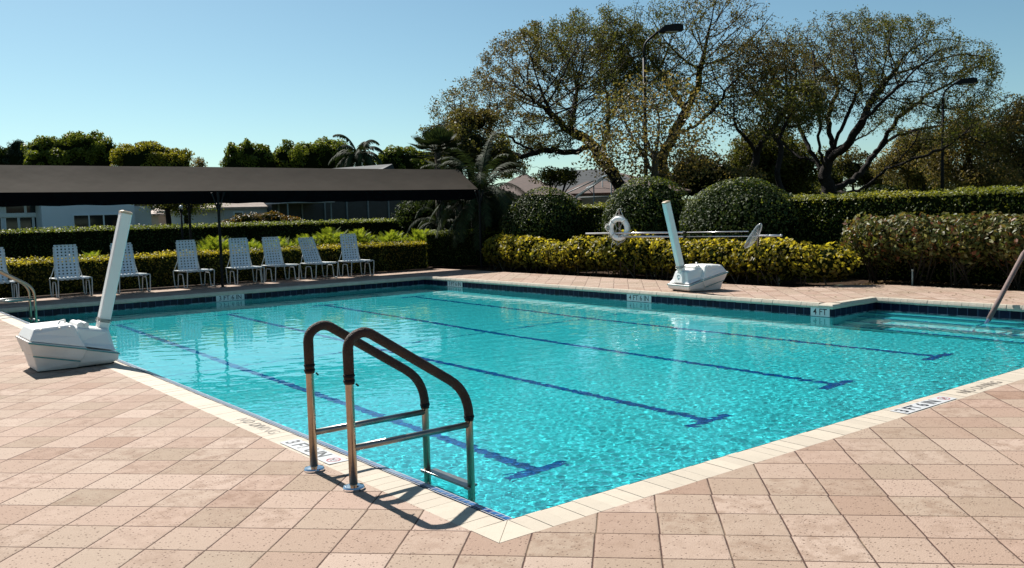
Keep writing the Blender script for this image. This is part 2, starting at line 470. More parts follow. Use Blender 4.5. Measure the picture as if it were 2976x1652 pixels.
V, F = flat([(-500,-500,900,-60), (-500,-60,-70,62.0), (-500,62.0,900,1000), (60,-60,900,62.0)], -.35)
tag(obj('ground', arr_mesh('ground', V, F), M_GRASS), kind='structure')
V, F = flat([(-70,62.0,62,72), (40.1,21.8,60.5,62.0), (44.7,-60,60.5,21.8)], -.12)
tag(obj('mulch_bed', arr_mesh('mulch_bed', V, F), M_MULCH), kind='structure')

# pool basin
zs, zm, ym = WZ-2.95, WZ-3.95, 27.4
b = MB()
zq = zs+(zm-zs)*(AY-PY0)/(ym-PY0)
b.add([(PX0,PY0,zs),(AX,PY0,zs),(AX,AY,zq),(PX1,AY,zq),(PX0,AY,zq)], [(0,1,2,3,4)])
b.add([(PX0,AY,zq),(PX1,AY,zq),(PX1,ym,zm),(PX0,ym,zm),(PX1,PY1,zs),(PX0,PY1,zs)], [(0,1,2,3),(3,2,4,5)])
TL = -.80
def wall(x0,y0,x1,y1,z0,z1,m): m.add([(x0,y0,z0),(x1,y1,z0),(x1,y1,z1),(x0,y0,z1)], [(0,1,2,3)])
loop = [(PX0,PY0),(AX,PY0),(AX,AY),(PX1,AY),(PX1,PY1),(PX0,PY1)]
for i in range(6):
    a, c = loop[i], loop[(i+1)%6]; wall(a[0],a[1],c[0],c[1],-5.2,TL,b)
basin = b.build('pool_basin', M_PLASTER); tag(basin, kind='structure')
b = MB()
for i in range(6):
    a, c = loop[i], loop[(i+1)%6]
    wall(a[0],a[1],c[0],c[1],TL,0.0,b)
tag(b.build('waterline_tiles', M_TILE), kind='structure')

# lane markings on the pool floor
def fz(y):
    if y < ym: return zs + (zm-zs)*(y-PY0)/(ym-PY0)
    return zm + (zs-zm)*(y-ym)/(PY1-ym)
b = MB()
def floor_strip(x0, x1, y0, y1, dz=.02):
    ys_ = [y0] + ([ym] if y0 < ym < y1 else []) + [y1]
    for p, q in zip(ys_[:-1], ys_[1:]):
        b.add([(x0,p,fz(p)+dz),(x1,p,fz(p)+dz),(x1,q,fz(q)+dz),(x0,q,fz(q)+dz)], [(0,1,2,3)])
for x in (6.42, 13.36, 20.38, 27.75):
    floor_strip(x-.17, x+.17, 6.98, 47.1)
    floor_strip(x-.98, x-.17, 6.72, 7.08); floor_strip(x+.17, x+.98, 6.72, 7.08); floor_strip(x-.17, x+.17, 6.72, 6.98)
    floor_strip(x-.98, x+.98, 47.1, 47.45)
floor_strip(PX0+.02, PX1-.02, ym+.3, ym+.40, .012)
tag(b.build('lane_markings', M_LANE), kind='structure')

# steps in the alcove, each nosing marked with a dark tile line
b = MB(); s2 = MB()
tread = [(AX, 36.0, -.45), (36.0, 34.95, -1.2), (34.95, 33.8, -2.0), (33.8, 32.72, -2.75)]
for xa, xb, d in tread:
    z = WZ+d
    b.add([(xb,PY0+.01,z),(xa,PY0+.01,z),(xa,AY-.01,z),(xb,AY-.01,z)], [(0,1,2,3)])
    b.add([(xb,PY0+.01,z-.85),(xb,PY0+.01,z),(xb,AY-.01,z),(xb,AY-.01,z-.85)], [(0,1,2,3)])
    s2.add([(xb-.006,PY0+.02,z+.006),(xb+.21,PY0+.02,z+.006),(xb+.21,AY-.02,z+.006),(xb-.006,AY-.02,z+.006)], [(0,1,2,3)])
tag(b.build('pool_steps', plain('step_plaster', (.66,.60,.58), .8, var=.04, scale=2)), kind='structure')  # paler than the basin plaster: brightness of shallow water put into the colour
tag(s2.build('step_nosing_tiles', M_LANE), kind='structure')

# coping bricks with a bullnose toward the water
def brick(mb, p, d, nrm, w, depth=CW, skew0=0, skew1=0):
    """brick of width w along d, from the outer edge p inwards (nrm), rounded nose"""
    up = .0 if depth < CW else .06
    prof = [(0,-.22),(0,.0),(depth*.5,.008+up*.7),(depth-.06,.01+up),(depth+.0,-.004+up),(depth+.05,-.04),(depth+.075,-.11),(depth+.05,-.19),(depth-.02,-.235)]
    h = random.uniform(-.004,.004); o2 = random.uniform(-.008,.008)
    rings = []
    for t, sk in ((.005, skew0), (w-.005, skew1)):
        rings.append([(p[0]+d[0]*(t+sk*u)+nrm[0]*(u+(o2 if u > .2 else 0)), p[1]+d[1]*(t+sk*u)+nrm[1]*(u+(o2 if u > .2 else 0)), z+h) for u, z in prof])
    mb.loft(rings)
def coping(mb, a, c, nrm, w, s0, s1, dep=CW):
    L = math.hypot(c[0]-a[0], c[1]-a[1]); d = ((c[0]-a[0])/L, (c[1]-a[1])/L); k = round(L/w); w = L/k
    for i in range(k):
        brick(mb, (a[0]+d[0]*w*i, a[1]+d[1]*w*i), d, nrm, w, dep)
b = MB()
coping(b, (0,.0+CW), (0,oy1-CW), (1,0), .3535, 0, 0, CW-.07)       # near left
coping(b, (CW,0), (oax-CW,0), (0,1), .3535, 0, 0, CW-.001)                  # near right
coping(b, (ox1,oay), (ox1,oy1-CW), (-1,0), .3535, 0, 0)           # far right
coping(b, (CW,oy1), (ox1-CW,oy1), (0,-1), .3535, 0, 0)            # back
coping(b, (oax,CW), (oax,oay-CW), (-1,0), .3535, 0, 0)            # alcove back
coping(b, (ox1,oay), (oax-CW,oay), (0,-1), .3535, 0, 0)           # alcove side
def corner(cx, cy, sx, sy):      # mitred square at a corner: two triangles with a diagonal joint
    e = .008
    for tri in ([(0,0),(CW,0),(CW,CW)], [(0,0),(CW,CW),(0,CW)]):
        m_ = (sum(p[0] for p in tri)/3, sum(p[1] for p in tri)/3)
        ring = [(cx+sx*(m_[0]+(x-m_[0])*.975), cy+sy*(m_[1]+(y-m_[1])*.975)) for x, y in tri]
        if sx*sy < 0: ring = ring[::-1]
        b.loft([[(x,y,-.16) for x,y in ring], [(x,y,.004) for x,y in ring]])
corner(0,0,1,1); corner(ox1,oy1,-1,-1); corner(0,oy1,1,-1); corner(oax,0,-1,1); corner(oax,oay,-1,-1)
q0_, q1_ = ox1-CW-.07, oay-CW-.07
b.loft([[(x,y,z) for x,y in ((q0_+e_,q1_+e_),(ox1-.01,q1_+e_),(ox1-.01,oay-.01),(q0_+e_,oay-.01))] for e_, z in ((.07,-.23),(.0,-.15),(.0,-.06),(.05,.0),(.10,.02))])
cop = b.build('pool_coping', M_COPE); tag(cop, kind='structure')
b = MB()
def bed(x0,y0,x1,y1): b.box((x0,y0,-.3),(x1,y1,-.022))
bed(-.005,-.005,CW-.08,oy1); bed(CW-.08,-.005,oax,CW-.04); bed(ox1-CW+.04,oay,ox1+.005,oy1); bed(CW-.08,oy1-CW+.04,ox1-CW+.04,oy1+.005)
bed(oax-CW+.04,CW-.04,oax+.005,oay); bed(ox1-CW+.04,oay-CW+.04,oax-CW+.04,oay)
tag(b.build('coping_mortar', M_GROUT), kind='structure')

# mosaic strip along the near left edge
b = MB()
b.add([(PX0-.03,CW+.01,-.012),(PX0+.17,CW+.01,-.03),(PX0+.17,PY1,-.03),(PX0-.03,PY1,-.012)], [(0,1,2,3)])
b.add([(PX0+.17,CW+.01,-.03),(PX0+.17,CW+.01,-.8),(PX0+.17,PY1,-.8),(PX0+.17,PY1,-.03)], [(0,3,2,1)])
tag(b.build('mosaic_strip', M_MOSAIC), kind='structure')
b = MB()
for x in (PX0-.02, PX0+.150):
    b.add([(x,CW+.01,-.010-.09*(x-PX0+.03)),(x+.02,CW+.01,-.010-.09*(x-PX0+.05)),(x+.02,PY1,-.010-.09*(x-PX0+.05)),(x,PY1,-.010-.09*(x-PX0+.03))], [(0,1,2,3)])
tag(b.build('mosaic_grout_lines', M_MOSLINE), kind='structure')

# water surface: real ripples, so the caustics on the floor are traced light
def spaced(a, b_, s0, s1):
    out = [a]
    while out[-1] < b_:
        t = (out[-1]-a)/(b_-a); out.append(out[-1]+s0+(s1-s0)*t)
    out = np.array(out); return a+(out-a)*(b_-a)/(out[-1]-a)
def water_patch(xs, ys):
    X, Y = np.meshgrid(xs, ys); H = np.zeros_like(X)
    r = np.random.default_rng(5)
    # patches of calmer and livelier water
    g1 = .5+.5*np.sin(X*.21+1.7+.8*np.sin(Y*.13)); g2 = .5+.5*np.sin(Y*.17+X*.06+.4)
    calm = np.clip(1.30 - .030*np.maximum(Y-4,0) - .25*np.clip((Y-8)/14,0,1) + .22*(g1*g2-.4), .50, 1.5)
    left = np.clip(1-np.exp(-((X-7)/11.)**2-((Y-30)/13.)**2)*.55, 0, 1)
    for i in range(150):
        lam = math.exp(r.uniform(math.log(.11), math.log(.50)))
        a = r.normal(.9, 1.1); k = 2*np.pi/lam
        wx = .25*np.sin(X*.5+i)+.25*np.sin(Y*.43+i*1.7)
        H += .00038*lam**.95*np.sin(k*((X+wx)*math.cos(a)+(Y-wx)*math.sin(a))+r.uniform(0,6.28))
    H *= calm*left
    for i in range(30):
        lam = r.uniform(.5, 1.7); a = r.normal(1.1, .7); k = 2*np.pi/lam
        H += .00034*lam*np.clip((Y-6)/16+.15,.15,1)*np.sin(k*(X*math.cos(a)+Y*math.sin(a)+.3*np.sin(.7*X-.4*Y+i))+r.uniform(0,6.28))
    H += .0010*np.sin(.9*X+.5*Y+1.0)+.0008*np.sin(1.3*Y-.7*X)
    nx, ny = len(xs), len(ys)
    idx = np.arange(nx*ny).reshape(ny, nx)
    Fq = np.stack([idx[:-1,:-1],idx[:-1,1:],idx[1:,1:],idx[1:,:-1]], 2).reshape(-1,4)
    return np.stack([X,Y,H+WZ],2).reshape(-1,3), Fq
V1, F1 = water_patch(spaced(PX0, PX1, .030, .080), spaced(PY0, PY1, .030, .12))
xs2 = np.linspace(PX1, AX, 60)
V2, F2 = water_patch(xs2, np.linspace(PY0, AY, 220))
me = arr_mesh('pool_water', np.vstack([V1,V2]), np.vstack([F1,F2+len(V1)]), smooth=True)
water = obj('pool_water', me, M_WATER); tag(water, kind='structure')
water.cycles.is_caustics_caster = True
for o in list(col.objects):
    if o.name in ('pool_basin','lane_markings','pool_steps','step_nosing_tiles','waterline_tiles'): o.cycles.is_caustics_receiver = True

# ------------------------------------------------------------------ lettering
def text_mesh(txt, size, bold=.022):
    c = bpy.data.curves.new('lettering', 'FONT'); c.body = txt; c.size = size*FT; c.align_x = 'CENTER'; c.align_y = 'CENTER'; c.offset = bold*size*FT
    o = bpy.data.objects.new('tmp', c); col.objects.link(o)
    dg = bpy.context.evaluated_depsgraph_get(); dg.update()
    me = bpy.data.meshes.new_from_object(o.evaluated_get(dg)); bpy.data.objects.remove(o); bpy.data.curves.remove(c); return me
def lettering(txt, size, mat, parent, M_, name='lettering', sx=1, bold=.022):
    me = text_mesh(txt, size, bold); me.transform(Matrix.Diagonal((sx,1,1,1))); me.transform(M_)
    return obj(name, me, mat, parent)
def frame(origin, ux, uy):
    ux, uy = Vector(ux), Vector(uy); uz = ux.cross(uy)
    m = Matrix((ux, uy, uz)).transposed().to_4x4(); m.translation = Vector(origin)*FT; return m
def annulus(mb, c, r0, r1, m_, n=28):
    V, F = [], []
    for i in range(n):
        a = 2*math.pi*i/n
        for r_ in (r0, r1):
            v = m_ @ Vector(((c[0]+r_*math.cos(a))*FT, (c[1]+r_*math.sin(a))*FT, 0)); V.append(v/FT)
    for i in range(n): F.append((2*i, 2*i+1, (2*i+3)%(2*n), (2*i+2)%(2*n)))
    mb.add(V, F)
def bar2(mb, a, c, w, m_):
    a, c = Vector((*a,0)), Vector((*c,0)); d = (c-a).normalized(); q = Vector((-d.y,d.x,0))*w/2
    mb.add([(m_ @ (v*FT))/FT for v in (a-q, c-q, c+q, a+q)], [(0,1,2,3)])
def deck_sign(label, c, ux, uy, L, W):
    t = thing('depth_marker', label, 'depth marker', c)
    m0 = frame((0,0,0), ux, uy)
    b = MB(); pts = [(-L/2,-W/2),(L/2,-W/2),(L/2,W/2),(-L/2,W/2)]
    b.add([(m0 @ Vector((x*FT,y*FT,0)))/FT for x,y in pts], [(0,1,2,3)]); b.build('sign_plate', M_SIGN, t)
    m1 = frame((0,0,.003), ux, uy); m1.translation += Vector(ux)*(-.27*FT)
    lettering('3 FT 6 IN', W*1.0, M_TEXT, t, m1, sx=.98)
    b = MB(); m2 = frame((0,0,.003), ux, uy); cx = L/2-.25
    annulus(b, (cx,.0), .125, .155, m2); bar2(b, (cx-.1,-.1), (cx+.1,.1), .028, m2)
    b.build('prohibition_symbol', M_RED, t)
    b = MB(); m2 = frame((0,0,.0045), ux, uy)
    for p, q in (((-.07,.02),(.02,-.02)), ((.0,-.01),(.08,.03)), ((-.04,-.05),(.03,-.07)), ((-.09,.05),(-.06,.05))): bar2(b, (cx+p[0],p[1]), (cx+q[0],q[1]), .022, m2)
    b.build('diver_symbol', M_TEXT, t)
    return t
deck_sign('white 3 FT 6 IN tile with a red symbol, partly behind the near ladder post', (.30,7.15,.016), (0,-1,0), (1,0,0), 2.5, .46)
deck_sign('white 3 FT 6 IN tile with a red symbol on the right-hand front coping', (13.65,.28,.016), (1,0,0), (0,1,0), 2.5, .46)
for lab, c, ux, uy in (('faded NO DIVING stencil on the coping left of the ladder', (.37,10.4,.014), (0,-1,0), (1,0,0)),
                       ('faded NO DIVING stencil on the coping at the right of the photo', (16.75,.30,.014), (1,0,0), (0,1,0))):
    me = text_mesh('NO DIVING', .42, .0); me.transform(frame((0,0,0), ux, uy))
    tag(obj('no_diving_lettering', me, M_TEXT_F, loc=c), lab, 'painted lettering')
def wall_sign(txt, label, c, ux, nrm, L):
    t = thing('wall_depth_marker', label, 'depth marker', c)
    H = .44; b = MB(); ux_, nn = Vector(ux), Vector(nrm)
    q = [Vector((0,0,0))+ux_*x+Vector((0,0,z)) for x,z in ((-L/2,-H/2),(L/2,-H/2),(L/2,H/2),(-L/2,H/2))]
    b.add([v-nn*.02 for v in q]+[v for v in q], [(0,3,2,1),(4,5,6,7),(0,1,5,4),(1,2,6,5),(2,3,7,6),(3,0,4,7)])
    b.build('sign_plate', M_SIGN, t)
    m1 = frame(tuple(nn*.004), ux, (0,0,1)); lettering(txt, .46, M_TEXT, t, m1, sx=.95, bold=.008)
    b = MB(); k = int(L/.5)
    for i in range(1, k): x = -L/2+i*L/k; b.add([ux_*(x-.006)+Vector((0,0,-H/2))+nn*.003, ux_*(x+.006)+Vector((0,0,-H/2))+nn*.003, ux_*(x+.006)+Vector((0,0,H/2))+nn*.003, ux_*(x-.006)+Vector((0,0,H/2))+nn*.003], [(0,1,2,3)])
    b.build('tile_joints', M_TEXT_F, t)
ps = (15.78, 53.20, -0.40)
wall_sign('3 FT 6 IN', 'white tiles reading 3 FT 6 IN in the shaded back wall of the pool', (ps[0],53.16,-.41), (1,0,0), (0,-1,0), 2.1)
ps = (32.70, 48.74, -0.37)
wall_sign('3 FT 6 IN', 'white tiles reading 3 FT 6 IN on the right wall near the far pool corner', (32.66,ps[1],-.41), (0,-1,0), (-1,0,0), 2.1)
ps = (32.70, 28.31, -0.37)
wall_sign('4 FT 6 IN', 'white 4 FT 6 IN tiles on the right pool wall left of the pool lift', (32.66,ps[1],-.41), (0,-1,0), (-1,0,0), 2.1)
ps = (32.70, 15.48, -0.38)
wall_sign('4 FT', 'white tiles reading 4 FT on the right pool wall beside the step alcove', (32.66,ps[1],-.41), (0,-1,0), (-1,0,0), 1.1)

# ------------------------------------------------------------------ ladders
def make_ladder(t):
    for i, y in enumerate((-.84, .84)):
        path = fillet([(-.335,y,0),(-.335,y,2.82),(.02,y,2.98),(2.36,y,1.48),(2.36,y,-3.2)], .55, 7)
        path = [(p[0],p[1],p[2]) for p in path]
        b = MB(); b.tube(path, .079, 14); b.build('rail', M_STEEL, t, smooth=True)
        seg = [p for p in path if (p[2] > 2.05 and p[0] < .5) or (p[0] >= .5 and p[2] > .86)]
        s0 = (-.335,y,2.0); e0 = (2.36,y,.86)
        cov = [s0] + seg + [e0]
        b = MB(); rad = [.098, .102] + [.098]*(len(cov)-4) + [.100, .094]
        b.tube(cov, rad, 14); cv = b.build('rail_cover', M_COVER, t, smooth=True)
        b = MB()
        for z in (2.16, 2.06): b.tube([(-.335,y,z-.03),(-.335,y,z),(-.335,y,z+.03)], [.102,.114,.102], 14)
        b.tube([(2.36,y,.90),(2.36,y,.94),(2.36,y,.98)], [.100,.112,.100], 14)
        b.tube([(-.335+.11,y-.05,2.0),(-.335+.15,y-.08,1.95)], .018, 6); b.tube([(2.30,y-.10,.9),(2.27,y-.12,.83)], .016, 6)
        b.build('tie_cord', M_BLACK, cv, smooth=True)
        b = MB(); b.tube([(-.335,y,.78),(2.36,y,.78)], .066, 12); b.build('cross_rail', M_STEEL_D, t, smooth=True)
        b = MB(); b.loft([[(-.335+r_*math.cos(a), y+r_*math.sin(a), z) for a in [2*math.pi*k/24 for k in range(24)]] for r_, z in ((.205,.002),(.21,.04),(.19,.07),(.13,.085),(.09,.10))])
        b.build('flange', M_CHROME, t, smooth=True, auto=40)
    for z in (-.52, -1.5, -2.45):
        b = MB(); b.box((2.26,-.79,z-.05),(2.56,.79,z)); 
        for yy in (-.84,.84): b.box((2.24,yy-.10,z-.06),(2.28,yy+.10,z+.01))
        b.build('tread', M_STEEL_D, t, bevel=.012)
lad = thing('pool_ladder', 'stainless pool ladder with brown fabric covers on its rails at the near left edge', 'ladder', (0,4.91,0), 0, 'grab rail ladders on the left pool edge')
make_ladder(lad)
lad2 = copy_thing(lad, (0,50.3,0), 0, 'stainless pool ladder cut off by the left photo edge, behind the left pool lift')
for ch in list(lad2.children):      # the far one has no fabric covers
    if ch.name.startswith('rail_cover'):
        for g in list(ch.children): bpy.data.objects.remove(g)
        bpy.data.objects.remove(ch)

# handrail standing in the step alcove
t = thing('step_handrail', 'handrail with a faded brown cover leaning over the pool steps at the right', 'handrail', (37.9,8.3,0))
def L_(p): return (p[0]-37.9, p[1]-8.3, p[2])
p_ = fillet([L_((33.9,8.3,-2.6)), L_((33.92,8.3,-.95)), L_((35.15,8.3,-.72)), L_((39.4,8.3,2.62)), L_((40.4,8.3,2.3)), L_((40.4,8.3,0))], .35, 6)
b = MB(); b.tube([tuple(p) for p in p_], .079, 12); b.build('rail', M_CHROME, t, smooth=True)
b = MB(); b.tube([L_((35.42,8.3,-.52)), L_((36.5,8.3,.33)), L_((38,8.3,1.52)), L_((39.1,8.3,2.40)), L_((39.5,8.3,2.58)), L_((40.1,8.3,2.45))], .115, 12); b.build('rail_cover', M_COVER_W, t, smooth=True)
b = MB(); b.loft([[(2.5+r_*math.cos(a), r_*math.sin(a), z) for a in [2*math.pi*k/20 for k in range(20)]] for r_, z in ((.235,.002),(.24,.04),(.18,.08),(.10,.10))]); b.build('flange', M_CHROME, t, smooth=True)

# ------------------------------------------------------------------ pool lifts
def ring4(u0, u1, v0, v1, z0, z1=None, taper=0):
    z1 = z0 if z1 is None else z1
    return [(u0,-v0,z0),(u1,-v1,z1),(u1,v1,z1),(u0,v0,z0)]
def make_lift(t):
    # lower shell, rear part (wider) and front part
    b = MB()
    b.loft([ring4(-2.12,-.80,.80,.84,.03), ring4(-2.24,-.74,.98,1.0,.62,.27), ring4(-2.28,-.70,1.03,1.04,.66,.31), ring4(-2.42,-.52,1.22,1.16,1.17,.74)])
    b.build('rear_shell', M_WHITE_D, t, bevel=.035)
    b = MB()
    b.loft([ring4(-.86,.30,.78,.84,.03,.05), ring4(-.80,.52,.92,1.02,.20,.16), ring4(-.56,.56,1.06,1.08,.70,.44)])
    b.build('front_shell', M_WHITE_D, t, bevel=.035)
    b = MB()   # rear cover
    b.loft([ring4(-2.36,-.56,1.15,1.10,1.17,.76), ring4(-2.24,-.72,1.02,1.0,1.40,1.15), ring4(-2.16,-.86,.90,.92,1.55,1.57), ring4(-2.0,-.95,.78,.82,1.60,1.62)])
    b.build('rear_cover', M_WHITE, t, bevel=.05)
    for sgn in (-1,1):
        for u in (-1.95,-1.35,-1.02): MB().tube([(u,sgn*.90,1.52),(u,sgn*.95,1.50)], .045, 10).build('cover_bolt', M_WHITE_D, t, smooth=True, auto=40)
    b = MB()   # carrying handle and drain recess on the lid
    b.tube(fillet([(-1.30,-.55,1.62),(-1.25,-.5,1.72),(-1.0,-.1,1.72),(-.98,0,1.62)], .06, 3), .03, 8); b.build('lid_handle', M_WHITE_D, t, smooth=True)
    b = MB(); b.loft([[(-1.9+.10*math.cos(a),.15+.2*math.sin(a),z) for a in [2*math.pi*k/14 for k in range(14)]] for z in (1.60,1.615)])
    b.build('lid_plug', M_WHITE_D, t, smooth=True, auto=40)
    b = MB()   # front cover with the neck under the mast
    b.loft([ring4(-.70,.50,.96,1.0,.80,.50), ring4(-.72,.38,.78,.80,.90,.72), ring4(-.78,.30,.72,.60,1.42,1.20), ring4(-.74,.22,.60,.50,1.50,1.30)])
    b.build('front_cover', M_WHITE, t, bevel=.04)
    b = MB(); b.loft([ring4(.30,.56,.46,.44,.55), ring4(.10,.44,.32,.30,1.22), ring4(.12,.40,.26,.24,1.28)]); b.build('mast_neck', M_WHITE, t, bevel=.04)
    b = MB()   # small round emblem: two arcs and a bar
    def on(y,z): return (.57-(z-.55)*.175, y, z)
    pts = [on(.13*math.cos(a), .93+.11*math.sin(a)) for a in [math.pi*k/10 for k in range(11)]]; b.tube(pts, .012, 6)
    b.tube([on(-.12,.86), on(.12,.86)], .016, 6); b.tube([on(-.05,.78), on(.08,.78)], .010, 6)
    b.build('emblem', M_TEAL, t)
    b = MB()   # rounded knuckles between the covers
    for u, r_ in ((-.58,.13),(-.40,.10)): b.tube([(u,-.62,1.50),(u,.62,1.50)], r_, 14)
    b.build('hinge_knuckles', M_WHITE, t, smooth=True, auto=40)
    b = MB()   # teal stripes standing just proud of the belt edges
    for sgn in (-1,1):
        for (ua,va,za),(ub,vb,zb),w in (((-2.41,1.235,1.14),(-.53,1.175,.715),.05), ((-2.26,1.005,.635),(-.76,1.02,.285),.045), ((-.54,1.085,.69),(.55,1.105,.43),.05), ((-2.3,1.0,.60),(-.9,1.0,.27),.0)):
            if w: b.add([(ua,sgn*va,za-w),(ub,sgn*vb,zb-w),(ub,sgn*(vb+.004),zb),(ua,sgn*(va+.004),za)], [(0,1,2,3) if sgn < 0 else (3,2,1,0)])
    b.add([(.572,-1.09,.36),(.572,1.09,.36),(.576,1.09,.41),(.576,-1.09,.41)], [(0,1,2,3)])
    b.build('trim_stripe', M_TEAL, t)
    b = MB()   # skids and drain notches
    for v in (-.6,-.2,.2,.6): b.box((.16,v-.08,0),(.44,v+.08,.06))
    b.box((-2.1,-.7,0),(-1.4,-.5,.05)); b.box((-2.1,.5,0),(-1.4,.7,.05)); b.box((-1.2,-.8,0),(-.2,.8,.03))
    b.build('base_skids', M_BLACK, t)
    p0, p1 = Vector((.24,0,1.15)), Vector((1.35,0,5.50)); d = (p1-p0).normalized(); w = d.cross(Vector((0,1,0))).normalized()
    def sec(c, a, bb, ch=.05):
        return [tuple(c + w*x + Vector((0,1,0))*y) for x,y in ((a,-bb+ch),(a,bb-ch),(a-ch,bb),(-a+ch,bb),(-a,bb-ch),(-a,-bb+ch),(-a+ch,-bb),(a-ch,-bb))]
    b = MB(); b.loft([sec(p0,.20,.19), sec(p0+d*.45,.205,.195)]); b.build('mast_socket', M_WHITE_D, t)
    b = MB(); b.loft([sec(p0+d*.46,.20,.19,.03), sec(p1,.20,.19,.03)]); b.build('mast', M_WHITE, t)
    b = MB(); b.loft([sec(p1,.215,.205), sec(p1+d*.07,.215,.205), sec(p1+d*.12,.15,.14)]); b.build('mast_cap', M_TAN, t)
    b = MB()
    for k in range(3):
        c = p0+d*(.36+.06*k); b.tube([sec(c+d*.02*math.sin(j*1.3+k),.235,.225)[j] for j in range(8)]+[sec(c,.235,.225)[0]], .014, 6, caps=False)
    b.build('mast_strap', M_STEEL_D, t)
lift = thing('pool_lift', 'white pool lift with teal stripes and leaning mast on the left deck', 'pool lift', (0,24.75,.002), 0, 'pool lifts on the deck')
make_lift(lift)
lift2 = copy_thing(lift, (34.55,26.15,.002), math.pi-.20, 'white pool lift whose mast leans left, on the far deck by the yellow hedge')

# ------------------------------------------------------------------ strap chairs
def make_chair(t, lean):
    W, Dp, Z = 1.12, 1.15, 1.35
    b = MB(); r_ = .045
    outer = fillet([(-W,-Dp+.5,Z),(-W,Dp,Z),(W,Dp,Z),(W,-Dp,Z),(-W,-Dp,Z),(-W,-Dp+.5,Z)], .16, 5)
    b.tube(outer, r_, 8); b.build('seat_frame', M_FRAME, t, smooth=True)
    for sx in (-1,1):
        x = sx*(W+.02)
        prof = [(-Dp+.05,Z),(-Dp-.02,Z-.06),(-Dp+.12,.04),(-Dp+.62,.04),(-Dp+.78,1.10),(Dp-.82,1.10),(Dp-.66,.04),(Dp-.16,.04),(Dp+.02,Z-.06),(Dp-.05,Z)]
        b = MB(); b.tube(fillet([(x,y,z) for y,z in prof], .12, 4), .042, 8); b.build('leg_frame', M_FRAME, t, smooth=True)
    # seat straps
    b = MB()
    for i in range(8):
        y = -Dp+.20+i*.27; b.box((-W+.0,y-.08,Z-.02-.03*math.sin(i)),(W,y+.08,Z+.0))
    for i in range(6):
        x = -.85+i*.34; b.box((x-.08,-Dp,Z-.07-.02),(x+.08,Dp,Z-.045))
    b.build('seat_straps', M_STRAP, t)
    # back: frame loop with woven straps
    H = 2.42; bw = .86; y0 = Dp-.36
    def bp(u, h): return (u, y0+lean*h/H, Z-.02+math.sqrt(max(.01,1-(lean/H)**2))*h)
    b = MB(); lp = fillet([bp(-bw*.97,0),bp(-bw*.94,H*.5),bp(-bw*.9,H),bp(bw*.9,H),bp(bw*.94,H*.5),bp(bw*.97,0)], .34, 6)
    b.tube(lp, .04, 8); b.build('back_frame', M_FRAME, t, smooth=True)
    nrm = Vector((0,-math.sqrt(max(.01,1-(lean/H)**2)),lean/H))
    b = MB(); rows = 10; cols_ = 6
    def strip(a, c, wv, off, th=.018):
        a, c, wv = Vector(a)+nrm*off, Vector(c)+nrm*off, Vector(wv)
        q = [a-wv, c-wv, c+wv, a+wv]; b.add([v for v in q]+[v+nrm*th for v in q], [(0,3,2,1),(4,5,6,7),(0,1,5,4),(1,2,6,5),(2,3,7,6),(3,0,4,7)])
    up_ = (Vector(bp(0,1))-Vector(bp(0,0)))
    for i in range(rows):
        h = .20+i*(H-.38)/(rows-1); wdt = bw*(.97-.06*h/H)
        k = 6
        for j in range(k):
            u0, u1 = -wdt+2*wdt*j/k, -wdt+2*wdt*(j+1)/k
            off = .012 if (i+j)%2 else -.012
            strip(bp(u0,h), bp(u1,h), up_*.062, off)
        for sx in (-1,1): strip(bp(sx*(wdt-.03),h), bp(sx*(wdt+.045),h), up_*.080, -.03, .06)
    for j in range(cols_):
        u = (-bw*.80+j*(bw*1.6)/(cols_-1))
        strip(bp(u,.02), bp(u*.97,H-.01), Vector((.082,0,0)), -.006, .014)
        strip(bp(u*.97,H-.05), bp(u*.97,H+.045), Vector((.1,0,0)), -.03, .06)
    b.build('back_straps', M_STRAP, t)
    for sx in (-1,1): MB().tube([bp(sx*bw*.97,.85), (sx*(W-.02),Dp-.05,Z+.02)], .03, 6).build('back_strut', M_FRAME, t, smooth=True)
chairs = [
 (2.05,61.3,.03,.30,'pale strap chair cut off by the left edge of the photo'),
 (6.75,60.75,.05,.20,'pale strap chair second from the left of the row, left of the lift mast'),
 (10.75,60.45,.10,.45,'pale strap chair partly hidden behind the left lift mast'),
 (15.85,61.05,.16,.32,'pale strap chair just left of the black canopy post'),
 (19.95,60.7,.03,.35,'pale strap chair just right of the black canopy post'),
 (23.15,61.05,.15,.52,'pale strap chair with a tilted back, second right of the black post'),
 (26.6,60.7,.18,1.02,'strap chair whose back reclines furthest, second from the right end'),
 (30.1,60.5,.05,.42,'pale strap chair at the right end of the row'),
]
for x, y, a, ln, lab in chairs:
    t = thing('strap_chair', lab, 'patio chair', (x,y,.004), a, 'strap chairs along the back deck')
    make_chair(t, ln)

# ------------------------------------------------------------------ canopy
t = thing('shade_canopy', 'long grey canvas canopy with black valance over the back deck', 'canopy', (20,62.6,0))
cx0, cx1 = -52.0-20, 43.15-20
ye0, ye1, yr, ze, zr, zv = 59.5-62.6, 65.9-62.6, 62.75-62.6, 7.62, 9.70, 6.62
V, Fc = [], []
nx_ = 95
def sag(t_, u): return -.07*math.sin(math.pi*t_)*1.0 - .035*math.sin(math.pi*((u*12.8) % 1))
xsn = np.linspace(cx0, cx1, 160)
for side in (0,1):
    base = len(V)
    for i, x in enumerate(xsn):
        for j in range(9):
            t_ = j/8; y = (ye0 if side == 0 else ye1)*(1-t_)+yr*t_; z = ze*(1-t_)+zr*t_
            fr_ = ((x+20-17.4)/25.6) % 1
            z += -.05*math.sin(math.pi*t_) - .03*math.sin(math.pi*fr_)*(1-.3*t_)
            V.append((x,y,z))
    for i in range(len(xsn)-1):
        for j in range(8):
            a = base+i*9+j; q = (a, a+9, a+10, a+1); Fc.append(q if side == 0 else q[::-1])
